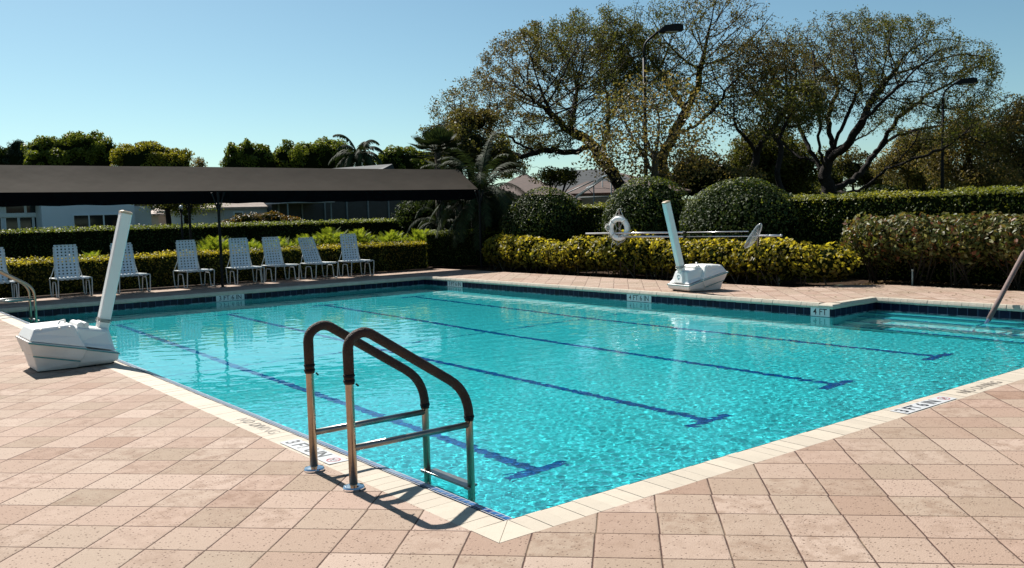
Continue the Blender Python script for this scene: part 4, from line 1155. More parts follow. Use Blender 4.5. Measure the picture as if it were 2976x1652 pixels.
big_tree('tall_tree', 'tallest tree, rising behind the nearer street lamp', RB, limbsB, crownB, 4200, .75, 9, 1.0, .75, L_TRE, 24000, .33, seed=102, twig_max=3, spread=.40, droop=.3)
# sparse reddish tree in front of it
RC = (69.36, 60.78, 1.38)
limbsC = [[RC, (69.80, 61.21, 9.25), (70.18, 61.19, 12.01), (70.74, 61.02, 14.78), (70.75, 61.29, 17.56)], [(69.91, 61.13, 9.24), (67.25, 60.93, 11.93), (64.87, 60.45, 14.06)], [(70.11, 61.15, 11.09), (73.27, 61.47, 13.51), (74.96, 61.66, 15.94)], [(69.94, 61.19, 10.17), (72.22, 64.95, 14.73), (72.01, 65.36, 17.14)]]
crownC = [EL((70.17, 61.70, 17.12),6.5,7,4.5), EL((66.30, 61.85, 13.79),5,6,4), EL((73.74, 61.23, 14.91),5.5,6,4), EL((69.82, 61.48, 12.03),6.5,7,3), EL((64.89, 62.74, 11.56),4,5,2.6), EL((74.59, 60.19, 11.10),4,5,3)]
big_tree('sparse_reddish_tree', 'small sparse tree with reddish leaves directly behind the middle domed shrub', RC, limbsC, crownC, 1100, .7, 6, 1.0, .42, L_TRE2, 7000, .36, seed=103, r0=.022, asp=.6, bark=M_BARK_L)
# right large tree
RD = (112.76, 66.09, -0.76)
limbsD = [[RD, (113.52, 66.29, 7.34), (113.36, 66.66, 9.75), (114.00, 66.39, 12.14), (113.61, 64.48, 15.54), (114.38, 63.00, 19.52), (114.82, 61.68, 22.58)],
          [(113.36, 66.66, 9.75), (113.73, 69.28, 13.54), (114.31, 71.76, 17.43), (114.23, 73.49, 21.30)],
          [(114.00, 66.39, 12.14), (111.68, 62.01, 13.83), (110.92, 59.06, 16.67), (111.45, 56.37, 19.46), (111.87, 53.71, 21.62)],
          [(113.53, 66.30, 7.46), (119.64, 65.50, 9.11), (125.16, 65.37, 12.88), (129.76, 64.61, 15.76), (135.34, 62.92, 17.07), (141.50, 60.73, 17.93)],
          [(113.60, 66.14, 6.43), (110.73, 59.55, 7.21), (110.27, 55.08, 9.95), (110.16, 51.62, 12.70), (110.14, 49.44, 16.22)],
          [(125.16, 65.37, 12.88), (127.56, 62.76, 18.32), (130.26, 59.71, 21.81)],
          [(113.89, 65.31, 13.25), (123.45, 65.74, 15.97), (132.39, 66.75, 19.57)],
          [(113.64, 66.50, 10.35), (109.36, 65.08, 13.72), (107.18, 63.34, 17.50), (104.99, 62.88, 21.25)], [(113.70, 65.53, 13.86), (116.24, 67.80, 18.34), (119.38, 68.39, 23.44)],
          [(113.67, 67.87, 11.63), (114.17, 72.76, 13.50), (113.87, 75.84, 16.54), (112.60, 77.15, 19.75)], [(110.27, 55.08, 9.95), (109.49, 50.70, 11.02), (110.96, 47.14, 12.38), (113.63, 45.31, 14.91)],
          [(110.92, 59.06, 16.67), (117.28, 60.90, 21.18), (124.24, 61.00, 25.80)]]
crownD = [EL((116.35, 63.56, 27.90),11,12,5.5), EL((114.68, 69.87, 26.95),9,10,6.5), EL((118.03, 58.25, 26.06),10,11,6.5), EL((123.97, 55.93, 23.88),9,10,6.5), EL((133.62, 55.78, 21.53),7,8,5.5), EL((118.43, 62.22, 30.79),7,8,3), EL((110.79, 72.86, 26.48),7,8,6.5), EL((126.95, 53.87, 26.72),5,6,3), EL((138.58, 54.40, 21.04),3.5,5,3), EL((129.01, 59.05, 18.01),8,9,4), EL((115.25, 68.87, 21.43),9,9,4), EL((119.22, 62.01, 22.02),11,10,4), EL((115.23, 46.56, 14.56),6,6,3.2), EL((114.19, 65.49, 30.35),8,9,4)]
big_tree('umbrella_tree', 'broad umbrella-shaped tree with many dark forking limbs at the right', RD, limbsD, crownD, 5600, .8, 9, 1.0, 1.1, L_TRE, 56000, .33, seed=104, twig_max=3, spread=.40, droop=.3)
# twisted pair between them
RE = (89.76, 65.11, 0.50)
limbsE = [[RE, (90.66, 64.95, 6.09), (92.09, 64.18, 9.52), (92.93, 63.81, 12.43), (94.15, 63.09, 14.79), (96.67, 62.65, 17.51), (99.25, 62.21, 20.54)], [(92.93, 63.81, 12.43), (89.88, 63.87, 14.72), (88.25, 64.07, 16.76)]]
crownE = [EL((93.30, 64.33, 20.71),7,8,5), EL((98.41, 62.89, 20.85),6.5,7,5), EL((89.36, 64.60, 17.90),5,6,3.5), EL((94.30, 63.18, 16.93),6.5,6,2.4), EL((95.25, 65.75, 24.77),7,7,4), EL((99.71, 65.05, 27.20),5,6,4)]
big_tree('forked_tree', 'forked tree with a twisting bare trunk between the two largest trees', RE, limbsE, crownE, 1900, .8, 7, 1.1, .5, L_TRE, 8500, .40, seed=105)
RF = (88.15, 56.19, 0.63)
limbsF = [[RF, (88.42, 56.52, 6.11), (87.97, 57.17, 9.13), (88.55, 56.98, 11.85), (88.48, 57.21, 13.60), (89.64, 56.55, 16.06)], [(88.41, 57.17, 12.61), (89.07, 59.42, 14.81), (89.56, 61.61, 15.03)]]
crownF = [EL((89.74, 56.62, 17.55),5,5,3.5), EL((88.75, 59.77, 15.84),4,4,2)]
big_tree('slim_twisted_tree', 'slim twisting tree just left of the broad umbrella-shaped tree', RF, limbsF, crownF, 500, .7, 6, 1.0, .35, L_TRE, 5000, .38, seed=106, bark=M_BARK)

def bushy(name, label, base, cents, mat, leaf, n_per=1.0, trunk_r=.5, seed=0, group=None, asp=.5, sub=14, dens=9, core=.62, limbn=4, subr=.36):
    """background tree: irregular leaf clumps over a crown, with trunk and limbs"""
    t = thing(name, label, 'tree', base, group=group); bs = np.array(base); r = np.random.default_rng(seed)
    cl = []
    for c in cents:
        for k in range(sub):
            u = r.normal(size=3); u /= np.linalg.norm(u)
            if u[2] < -.5: u[2] *= -1
            q = r.uniform(.35,.74); s_ = r.uniform(.6,1.25)*subr
            cl.append((c[0]+u[0]*c[3]*q-bs[0], c[1]+u[1]*c[4]*q-bs[1], c[2]+u[2]*c[5]*q-bs[2], c[3]*s_, c[4]*s_, c[5]*s_))
    V, F = blob_leaves(cl, dens*n_per, leaf, asp, .9, .45, seed=seed, lump=.22)
    obj('crown', arr_mesh('crown', V, F), mat, t)
    b = MB(); top = cents[0]
    zt = top[2]-bs[2]
    b.tube([(0,0,-.2),(.3,0,zt*.35),(top[0]-bs[0],top[1]-bs[1],zt)], [trunk_r,trunk_r*.8,trunk_r*.35], 8)
    for c in cents[:limbn]:
        for k in range(3): b.tube([(0.2,0,zt*.4),((c[0]-bs[0])*.6,(c[1]-bs[1])*.6,(c[2]-bs[2])*.75),(c[0]-bs[0]+r.normal(0,c[3]*.3),c[1]-bs[1]+r.normal(0,c[4]*.3),c[2]-bs[2]+c[5]*.5)], [trunk_r*.5,trunk_r*.3,.08], 5)
    b.build('trunk', M_BARK, t, smooth=True)
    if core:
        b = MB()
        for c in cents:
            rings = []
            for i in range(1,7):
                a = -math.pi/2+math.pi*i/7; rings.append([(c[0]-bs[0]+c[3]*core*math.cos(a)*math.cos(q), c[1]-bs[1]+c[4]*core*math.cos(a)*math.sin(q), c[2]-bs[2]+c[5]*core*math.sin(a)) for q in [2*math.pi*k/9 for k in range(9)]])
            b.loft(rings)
        b.build('shade_core', M_CORE, t)  # added dark solids that close the crown against light
    return t
def G0(p): return (p[0], p[1], -.3)
bushy('broadleaf_tree', 'large dense tree above the canopy at the left, tallest on the left side', G0((73.50, 370.79, 0.72)), [EL((75.70, 372.15, 31.86),16,14,12), EL((79.08, 369.93, 36.11),11,10,7.2), EL((68.41, 377.99, 33.22),14,12,10), EL((84.63, 365.25, 32.78),8,8,8.4), EL((63.32, 374.07, 30.57),8,8,6)], L_TRL, 1.1, trunk_r=1.1, n_per=.42, subr=.24, sub=26, seed=201, group='trees beyond the canopy')
bushy('round_tree', 'rounded yellow-green tree just above the canopy roof, left of the first sky gap', G0((90.26, 332.16, 0.19)), [EL((92.25, 333.38, 28.38),16,14,10), EL((87.07, 337.50, 29.01),9,8,6.4), EL((99.12, 327.88, 27.10),10,10,7.2)], L_TRY, 1, trunk_r=1.1, n_per=.42, subr=.24, sub=26, seed=202, group='trees beyond the canopy')
bushy('three_lobed_tree', 'dense three-lobed tree above the canopy ridge, left of the middle tree clump', G0((119.20, 309.41, -0.86)), [EL((117.16, 313.84, 27.91),6,6,8), EL((120.90, 310.94, 28.22),6,6,9.2), EL((125.45, 307.25, 26.88),7.2,6,8), EL((120.38, 310.95, 24.12),14,8,8)], L_TRL, 1, trunk_r=1.1, n_per=.42, subr=.24, sub=26, seed=203, group='trees beyond the canopy')
bushy('wide_tree', 'wide dense tree above the canopy ridge, left of the feather palm', G0((141.54, 304.58, -1.71)), [EL((143.67, 305.89, 28.54),14,12,9.6), EL((137.02, 311.00, 27.57),9,8,9), EL((150.28, 300.77, 29.06),11,10,10), EL((134.51, 312.79, 25.84),6,6,7)], L_TRL, 1, trunk_r=1.1, n_per=.42, subr=.24, sub=26, seed=204, group='trees beyond the canopy')
bushy('low_tree', 'lower dense tree above the canopy ridge, right of the feather palm', G0((159.11, 265.29, -2.27)), [EL((157.63, 269.10, 24.61),9,8,7.2), EL((163.81, 264.25, 24.39),8.4,8,6.8), EL((168.27, 260.70, 23.80),8,8,8)], L_TRL, 1, trunk_r=1.1, n_per=.42, subr=.24, sub=26, seed=205, group='trees beyond the canopy')
bushy('faint_tree', 'low tree barely showing over the canopy in the wide sky gap', G0((149.14, 451.39, -2.46)), [EL((151.26, 453.37, 34.39),7,6,6)], L_TRE2, 0.9, trunk_r=1.1, n_per=.42, subr=.24, sub=26, seed=206, dens=4, core=0, group='trees beyond the canopy')
bushy('conifer_tree', 'dark drooping conifer at the far left above the canopy', G0((60.90, 418.90, 1.06)), [EL((63.46, 420.48, 37.40),4.4,4,8), EL((63.49, 420.13, 34.01),6,6,7)], L_PIN, 1, trunk_r=1.1, n_per=.42, subr=.24, sub=26, seed=207, asp=.25, group='trees beyond the canopy')
bushy('dark_tree', 'dark tree at the left photo edge beside the conifer', G0((56.23, 422.57, 1.23)), [EL((58.62, 424.04, 35.04),7.2,6,6.8)], L_DKG, 1, trunk_r=1.1, n_per=.42, subr=.24, sub=26, seed=208, group='trees beyond the canopy')
# trees behind and between the large ones
bushy('garden_shrub', 'dark mass of garden shrubs under the palms at the right end of the canopy', G0((54.99, 82.31, 2.33)), [EL((52.44, 84.59, 5.17),5,4,3.4), EL((55.62, 82.14, 5.55),5,4,3.8), EL((58.78, 79.68, 5.69),5,4,4), EL((61.51, 77.51, 5.34),4,4,3)], L_DKG, .35, seed=220, dens=14)
bushy('roof_side_tree', 'small leafy tree standing in front of the roofs behind the left domed shrub', G0((64.62, 74.74, 1.98)), [EL((69.46, 79.33, 9.41),3.6,3,2.0), EL((71.55, 77.71, 9.60),2.6,2.4,1.8)], L_TRE, .34, seed=221, dens=12, core=0, trunk_r=.3)
bushy('climber_covered_tree', 'dense dark tree behind the palms at the right end of the canopy', G0((53.27, 74.75, 2.42)), [EL((53.47, 75.65, 13.18),4.6,5,3.6), EL((55.58, 73.86, 11.70),3.6,4,3.3), EL((52.45, 76.32, 11.82),3.4,4,3.0), EL((56.00, 77.80, 16.28),3.6,4,2.4), EL((58.85, 75.04, 10.88),2.2,3,2.4)], L_TRE, .36, seed=209, dens=13, core=.4)
bushy('dark_evergreen_tree', 'dense dark green tree filling the space left of the umbrella-shaped tree', G0((118.99, 80.38, -0.14)), [EL((119.67, 81.17, 13.21),9,8,6), EL((116.63, 83.35, 11.32),6,6,5), EL((123.00, 78.42, 11.75),6,6,6), EL((119.60, 80.76, 8.53),11,7,5)], L_TRE, .5, seed=210, dens=9, core=.45)
bushy('olive_tree', 'rounded olive tree seen through the limbs of the umbrella-shaped tree', G0((166.86, 93.68, -2.04)), [EL((167.23, 94.85, 12.78),6.5,6,4.2), EL((170.42, 92.13, 10.54),9,7,4), EL((164.42, 96.85, 10.76),5,5,4)], L_TRE, .55, seed=211, dens=6, core=.35)
bushy('brown_leaved_tree', 'brownish tree between the umbrella-shaped tree and the far lamp post', G0((157.39, 75.65, -1.61)), [EL((159.11, 75.88, 14.24),7.5,7,6), EL((156.51, 77.62, 11.31),7,6,5), EL((160.63, 74.30, 10.40),7,6,6)], L_TRE2, .5, seed=212, dens=7, core=0, sub=18)
bushy('speckled_tree', 'dense speckled tree right of the far lamp post', G0((135.08, 55.00, -0.69)), [EL((136.09, 55.62, 13.64),7.5,7,7), EL((133.86, 57.00, 9.97),5,6,5), EL((138.77, 53.14, 9.79),6.5,6,6), EL((136.14, 54.97, 7.39),9,6,4)], L_TRE2, .42, seed=213, dens=7, core=0, sub=18)
bushy('edge_tree', 'golden brown tree cut off by the right photo edge', G0((120.74, 40.81, -0.09)), [EL((121.66, 41.67, 15.93),4.5,5,4.5), EL((120.55, 42.17, 12.23),4.5,5,5), EL((121.55, 41.01, 8.45),5,5,5)], L_TRE2, .38, seed=214, dens=7, core=0, sub=18)
bushy('understory_tree', 'dark low tree behind the right domed shrub', G0((80.92, 61.92, 1.39)), [EL((81.45, 62.25, 8.86),4.5,4,3.2), EL((83.34, 60.66, 7.80),4.5,4,3), EL((79.52, 63.81, 9.43),3.5,4,3)], L_TRE2, .38, seed=215, dens=10)
bushy('hazy_tree', 'distant low tree row piece between the twisted trunks and the olive tree', G0((177.90, 110.46, -2.52)), [EL((178.69, 110.95, 8.69),12,7,4), EL((191.15, 101.06, 7.30),13,7,4)], L_DKG, .6, seed=216, dens=6)
bushy('backdrop_tree', 'tree mass low behind the boundary hedge at the right', G0((202.21, 91.35, -3.40)), [EL((199.31, 94.74, 7.94),13,7,5), EL((210.43, 86.09, 8.48),13,7,6), EL((218.73, 79.84, 10.99),12,7,8)], L_TRE, .6, seed=217, dens=6, core=.45)
bushy('gap_tree', 'low dark tree filling the ground line behind the middle domed shrub', G0((103.21, 92.79, 0.43)), [EL((106.45, 91.10, 9.01),8,6,3.0), EL((101.67, 94.79, 8.51),6,5,2.6), EL((110.18, 88.23, 9.54),6,5,4)], L_DKG, .5, seed=218, dens=8)
# small crooked tree in the gap between the two houses under the canopy
RG = (36.30, 126.29, 2.92)
big_tree('crooked_tree', 'small crooked tree seen under the canopy between the white house and the tiled house', G0(RG), [[G0(RG), (36.82, 126.21, 6.21), (36.31, 126.76, 7.73), (35.88, 127.15, 8.35)], [(36.82, 126.21, 6.21), (38.32, 126.47, 7.81), (39.08, 125.93, 8.39)], [(36.75, 126.29, 6.51), (34.81, 126.66, 7.76), (33.68, 127.62, 8.52)]],
         [EL((36.40, 126.81, 8.94),5.5,5,1.4), EL((34.41, 127.07, 8.79),4,4,1.2), EL((38.86, 126.13, 8.77),4,4,1.3)], 350, .7, 6, 1.0, .35, L_TRL, 6000, .4, seed=107)
tn = thing('shade_tree', 'dark tree trunk under the canopy just right of the white house', 'tree', G0((29.19, 110.23, 3.24)))
b = MB(); b.tube([(0,0,-.2),(.2,0,4),(0,0,7.6),(.3,.2,9)], [.45,.38,.34,.2], 8); b.build('trunk', M_BARK, tn, smooth=True)
V, F = blob_leaves([(0,0,8.9,4.6,4.6,1.3),(2,1,8.5,3.4,3.4,1.2)], 12, .5, .5, .9, .5, seed=5); obj('crown', arr_mesh('crown', V, F), L_TRE, tn)

# palms
def frond(b, org, a, elev, L, droop, nl, lw, ll, hang, r):
    """feather frond: curved rachis with leaflets both sides"""
    d = np.array([math.cos(a)*math.cos(elev), math.sin(a)*math.cos(elev), math.sin(elev)]); p = np.array(org, float); seg = 14; P = [p.copy()]; step = L/seg
    for i in range(seg):
        d = d+np.array([0,0,-droop/seg*(1+i*.12)]); d /= np.linalg.norm(d); p = p+d*step; P.append(p.copy())
    P = np.array(P); V, F = [], []
    for j in range(nl):
        t_ = .12+.87*j/nl; f_ = t_*seg; i = min(int(f_), seg-1); q = P[i]+(P[i+1]-P[i])*(f_-i); tang = P[i+1]-P[i]; tang /= np.linalg.norm(tang)
        side = np.cross(tang, [0,0,1.]); side /= np.linalg.norm(side)+1e-9
        lenj = ll*math.sin(math.pi*(.12+.83*t_))**.6*r.uniform(.8,1.1)
        for sg in (-1,1):
            dir_ = side*sg*(1-hang*.5)+tang*.55+np.array([0,0,-hang+r.uniform(-.15,.25)]); dir_ /= np.linalg.norm(dir_)
            mid = q+dir_*lenj*.55+np.array([0,0,.02]); tip = q+dir_*lenj+np.array([0,0,-hang*lenj*.35]); wv = tang*lw
            k = len(V); V += [q-wv, q+wv, mid+wv*.8, tip, mid-wv*.8]; F += [(k,k+1,k+2),(k,k+2,k+4),(k+4,k+2,k+3)]
    b.append((np.array(V), np.array(F))); return P
def palm(name, label, base, height, nf, L, droop, lw, ll, hang, rtr, seed, emin=-.5, emax=1.3, nl=34, mat=None, lean=(0,0), group=None):
    t = thing(name, label, 'palm', base, group=group); r = np.random.default_rng(seed)
    top = (lean[0], lean[1], height); b = MB(); b.tube([(0,0,-.2),(lean[0]*.3,lean[1]*.3,height*.5),top], [rtr*1.3,rtr,rtr*.9], 10)
    for k in range(14): b.tube([(lean[0]*.9,lean[1]*.9,height-1.2),(top[0]+rtr*1.3*math.cos(k*2.4),top[1]+rtr*1.3*math.sin(k*2.4),height-.5+.05*k)], [.1,.12], 5)
    b.build('trunk', M_BARK_L if rtr > .3 else M_BARK, t, smooth=True)
    for k in range(nf):
        a = k*2.39996+r.uniform(-.2,.2); el = emax+(emin-emax)*(k/nf)**.9+r.uniform(-.12,.12); parts = []
        P = frond(parts, top, a, el, L*r.uniform(.85,1.08), droop*r.uniform(.8,1.2), nl, lw, ll, hang, r)
        V, F = join(parts); rb = seg_mesh(P[:-1], P[1:], np.linspace(.05,.012,14), np.linspace(.047,.01,14), 4)
        me = arr_mesh('frond', V, F); rachis = rb
        V2, F2 = rachis; tri = np.vstack([F2[:,[0,1,2]], F2[:,[0,2,3]]]); V, F = np.vstack([V,V2]), np.vstack([F,tri+len(V)])
        obj('frond', arr_mesh('frond', V, F), mat or L_PAL, t)
    return t
pb = (138.50, 258.30, 21.57)
palm('feather_palm', 'feather palm rising above the canopy ridge', (pb[0],pb[1],-.3), pb[2]+5.0, 26, 12.5, 1.35, .26, 2.6, .55, 1.1, 301, emin=-.35, emax=1.35, nl=30)
pb = (45.38, 62.28, 7.10)
palm('date_palm', 'dark palm with long arching fronds at the right end of the canopy', (pb[0],pb[1],-.3), pb[2]+.3, 46, 7.2, 1.15, .06, 1.1, .35, .42, 302, emin=-.5, emax=1.4, nl=44)
pb = (47.42, 73.00, 4.44)
palm('sago_palm', 'low palm with glossy arching fronds under the right end of the canopy', (pb[0],pb[1],-.1), 4.3, 26, 5.4, 1.7, .07, .8, .6, .4, 303, emin=-.1, emax=1.3, nl=40)
pb = (48.12, 62.41, 4.30)
palm('pygmy_palm', 'low arching palm between the date palm and the first domed shrub', (pb[0],pb[1],-.1), 4.2, 16, 5.2, 1.7, .07, .9, .6, .3, 304, emin=-.2, emax=1.2, nl=36)
def fan_palm(name, label, base, height, nf, R_, seed, rtr=.35):
    t = thing(name, label, 'palm', base); r = np.random.default_rng(seed)
    b = MB(); b.tube([(0,0,-.2),(0,0,height)], [rtr*1.2,rtr], 10); b.build('trunk', M_BARK_L, t, smooth=True)
    for k in range(nf):
        a = k*2.4+r.uniform(-.2,.2); el = 1.3-1.7*(k/nf); Lp = R_*r.uniform(.9,1.2); d = np.array([math.cos(a)*math.cos(el), math.sin(a)*math.cos(el), math.sin(el)])
        c = np.array([0,0,height])+d*Lp; s_ = np.cross(d,[0,0,1.]); s_ /= np.linalg.norm(s_)+1e-9; u = np.cross(s_, d); V, F = [], []
        for j in range(22):
            an = -1.9+3.8*j/21; dd = d*math.cos(an)+s_*math.sin(an)+u*.15+np.array([0,0,-.12]); dd /= np.linalg.norm(dd); w = np.cross(dd,u)*.06; Lb = R_*.95*(1-.12*abs(an))
            m = len(V); V += [c, c+dd*Lb*.6-w*1.6, c+dd*Lb, c+dd*Lb*.6+w*1.6]; F += [(m,m+1,m+2),(m,m+2,m+3)]
        A_ = np.array([[0,0,height]],float); V2, F2 = seg_mesh(A_, c[None,:], np.array([.05]), np.array([.03]), 4); tri = np.vstack([F2[:,[0,1,2]],F2[:,[0,2,3]]])
        V = np.array(V); F = np.array(F); obj('fan_leaf', arr_mesh('fan_leaf', np.vstack([V,V2]), np.vstack([F,tri+len(V)])), L_PAL, t)
    return t
pb = (46.75, 71.89, 12.08)
fan_palm('fan_palm', 'spiky fan palm at the left of the dark tree group, against the sky', (pb[0],pb[1],-.3), pb[2]+.3, 38, 1.7, 310)
pb = (51.76, 75.42, 10.13)
fan_palm('fan_palm', 'lower fan palm just above the right end of the canopy roof', (pb[0],pb[1],-.3), 10.4, 26, 2.2, 311)

# ------------------------------------------------------------------ houses
def roof_mat(name, a, c, k=1.0):
    m, nt, b = new_mat(name); pos = wpos(nt)
    mp = N(nt, 'ShaderNodeMapping'); nt.links.new(pos, mp.inputs[0])
    s = N(nt, 'ShaderNodeSeparateXYZ'); nt.links.new(pos, s.inputs[0])
    row = math_n(nt, 'FRACT', math_n(nt, 'MULTIPLY', s.outputs[2], 1/(FT*.42*k))); colx = math_n(nt, 'FRACT', math_n(nt, 'MULTIPLY', math_n(nt, 'ADD', s.outputs[0], math_n(nt, 'MULTIPLY', s.outputs[1], .6)), 1/(FT*1.0)))
    base = ramp(nt, noise(nt, 5, 4, pos), [(.35, a), (.65, c)])
    dark = ramp(nt, row, [(0,(.45,)*3),(.22,(1,)*3),(1,(1,)*3)]); dk2 = ramp(nt, colx, [(0,(.7,)*3),(.2,(1,)*3),(1,(1,)*3)])
    nt.links.new(mixc(nt, 1, mixc(nt, 1, base, dark, 'MULTIPLY'), dk2, 'MULTIPLY'), b.inputs['Base Color']); b.inputs['Roughness'].default_value = .8
    return m
M_ROOF = roof_mat('tan_roof_tile', (.30,.225,.185), (.38,.30,.25))
M_ROOFR = roof_mat('red_roof_tile', (.055,.028,.020), (.085,.046,.034))
M_ROOFG = roof_mat('grey_roof', (.03,.038,.046), (.048,.058,.066))
M_WALLW = plain('white_stucco', (.62,.68,.74), .8, var=.03, scale=1.5)
M_WALLG = plain('grey_stucco', (.42,.43,.44), .85, var=.04)
M_WALLT = plain('tan_stucco', (.34,.25,.19), .85, var=.06)
M_TRIM = plain('window_trim', (.66,.72,.76), .5, var=.03)
M_GLASS, nt_, b_ = new_mat('dark_glass'); b_.inputs['Base Color'].default_value = (.015,.02,.022,1); b_.inputs['Roughness'].default_value = .06
M_SCREEN = plain('dark_screen', (.03,.04,.042), .7, var=.15)
M_FRAMEB = plain('blue_grey_frame', (.13,.18,.20), .5)

def window(parent, x0, x1, z0, z1, y, nm=3, rail=None, name='window'):
    b = MB(); b.box((x0,y-.02,z0),(x1,y+.1,z1)); g = b.build('pane', M_GLASS)
    f = MB(); w = .16
    f.box((x0-w,y-.14,z0-w),(x0,y,z1+w)); f.box((x1,y-.14,z0-w),(x1+w,y,z1+w)); f.box((x0,y-.14,z1),(x1,y,z1+w)); f.box((x0,y-.14,z0-w),(x1,y,z0))
    for k in range(1,nm): xx = x0+(x1-x0)*k/nm; f.box((xx-.09,y-.12,z0),(xx+.09,y-.03,z1))
    if rail: f.box((x0,y-.10,rail-.04),(x1,y-.035,rail+.04))
    o = f.build(name, M_TRIM, parent); g.parent = o; return o
def hip_roof(parent, x0, x1, y0, y1, z, h, mat, inset=None, over=.9, name='roof'):
    x0 -= over; x1 += over; y0 -= over; y1 += over; ins = (y1-y0)/2 if inset is None else inset; ym_ = (y0+y1)/2
    b = MB(); V = [(x0,y0,z),(x1,y0,z),(x1,y1,z),(x0,y1,z),(x0+ins,ym_,z+h),(x1-ins,ym_,z+h),(x0,y0,z-.35),(x1,y0,z-.35),(x1,y1,z-.35),(x0,y1,z-.35)]
    b.add(V, [(0,1,5,4),(1,2,5),(2,3,4,5),(3,0,4),(6,7,1,0),(7,8,2,1),(8,9,3,2),(9,6,0,3),(9,8,7,6)])
    return b.build(name, mat, parent)
# white house at the left
hy = 125
qa, qb, qc, qd = (16.93, 125.00, 8.29), (29.07, 125.00, 7.24), (32.25, 125.00, 7.18), (34.65, 125.00, 3.88)
h1 = thing('white_house', 'pale house with a three-pane window and tall glazing at the left, behind the hedge', 'house', (qa[0],hy,-.3))
ox = qa[0]
b = MB(); b.box((0,0,0),(qb[0]-ox,30,9.3)); b.box((qb[0]-ox+.01,3,0),(qc[0]-ox,28,8.2)); b.box((-34,4,0),(-.01,30,9.8)); b.build('wall', M_WALLW, h1)
w0, w1 = (20.93, 125.00, 6.84), (26.75, 125.00, 6.71)
zt, zb_, zr_ = (23.77, 125.00, 6.67)[2]+.3, (23.57, 125.00, 3.42)[2]+.3, (23.66, 125.00, 4.87)[2]+.3
window(h1, w0[0]-ox, w1[0]-ox, zb_, zt, 0, 3, zr_)
g0, g1 = (12.68, 129.00, 6.55), (17.39, 129.00, 6.44)
for a_, c_ in (((13.17, 129.00, 6.54)[0],(15.60, 129.00, 6.48)[0]),((15.70, 129.00, 6.48)[0],(17.44, 129.00, 6.43)[0])):
    window(h1, a_-ox+.1, c_-ox-.1, 7.55, 9.4, 4, 1)
for a_, c_ in (((11.16, 129.00, 6.59)[0],(12.64, 129.00, 6.55)[0]),((13.07, 129.00, 6.54)[0],(14.67, 129.00, 6.50)[0]),((14.77, 129.00, 6.50)[0],(16.49, 129.00, 6.46)[0]),((16.59, 129.00, 6.46)[0],(17.44, 129.00, 6.43)[0])):
    window(h1, a_-ox+.1, c_-ox-.1, .9, 6.9, 4, 1)
b = MB(); b.box((-34,3.6,7.0),(-.02,4,7.5)); b.build('transom_beam', M_TRIM, h1)
hip_roof(h1, qb[0]-ox-6, qc[0]-ox+1, 4, 29, 8.55, 2.2, M_ROOF, 9)
hip_roof(h1, -34, qb[0]-ox-3, 1.5, 30, 9.75, 3.0, M_ROOF, 14, over=1.0)
# tiled house in the middle under the canopy
q0, q1, q2 = (43.64, 132.00, 6.98), (51.05, 132.00, 7.95), (55.47, 132.00, 8.01)
h2 = thing('tiled_house', 'grey house with a tan tiled roof seen under the middle of the canopy', 'house', (q0[0],132,-.3))
x2 = q1[0]-q0[0]; x3 = q2[0]-q0[0]
b = MB(); b.box((1.2,0,0),(x3+6,30,7.6)); b.build('wall', M_WALLG, h2)
wq = (46.33, 132.00, 5.76); window(h2, wq[0]-q0[0]+.2, wq[0]-q0[0]+1.5, 4.4, 7.0, 0, 1)
hip_roof(h2, 1.0, x3+5, .8, 30, 7.9, 6.4, M_ROOF, 9, over=1.2)
# flat-roofed porch and dark screened house
q3, q4, q5 = (52.16, 124.00, 7.40), (59.58, 124.00, 7.73), (79.60, 124.00, 6.94)
h3 = thing('screened_house', 'dark screened house with a grey gabled roof behind the middle of the canopy', 'house', (q3[0],128,-.3))
b = MB(); b.box((0,2,0),(q5[0]-q3[0]+3,30,8.6)); b.build('wall', M_SCREEN, h3)
b = MB()
for k in range(9): b.box((1+k*4.2,1.8,0),(1.25+k*4.2,1.99,8.6))
b.box((0,1.78,4.2),(q5[0]-q3[0]+3,1.97,4.4)); b.build('screen_frame', M_FRAMEB, h3)
b = MB(); b.box((-1.0,-6,8.2),(q4[0]-q3[0],2.2,8.42)); b.build('porch_roof', plain('pale_metal_roof', (.27,.31,.34), .5), h3)
b = MB()
for x_ in (-.6, q4[0]-q3[0]-.5): b.tube([(x_,-5.6,0),(x_,-5.6,8.2)], .12, 8)
b.build('porch_post', M_FRAMEB, h3)
r0, r1, r2 = (74.25, 140.00, 14.31), (81.39, 140.00, 15.52), (84.47, 140.00, 14.24)
b = MB(); dy = 12; X0, X1, X2 = r0[0]-q3[0], r1[0]-q3[0], r2[0]-q3[0]
b.add([(X0-9,dy,8.7),(X2,dy,8.7),(X2,dy+20,8.7),(X0-9,dy+20,8.7),(X1,dy,r1[2]+.3),(X0+2,dy+16,r1[2]+.3)], [(0,1,4),(1,2,5,4),(3,0,4,5),(2,3,5),(3,2,1,0)]); b.build('roof', M_ROOFG, h3)
# distant tan-roofed house whose ridge peeks over the canopy
r3, r4 = (73.29, 150.00, 14.87), (79.48, 150.00, 15.88)
h4 = thing('distant_house', 'house whose tan tiled ridge just peeks over the canopy, left of the grey gable', 'house', (r3[0],150,-.3))
b = MB(); b.box((-10,0,0),(r4[0]-r3[0]+4,25,10)); b.build('wall', M_WALLG, h4)
hip_roof(h4, -11, r4[0]-r3[0]+5, 0, 26, 10, r4[2]-9.6, M_ROOF, 14)
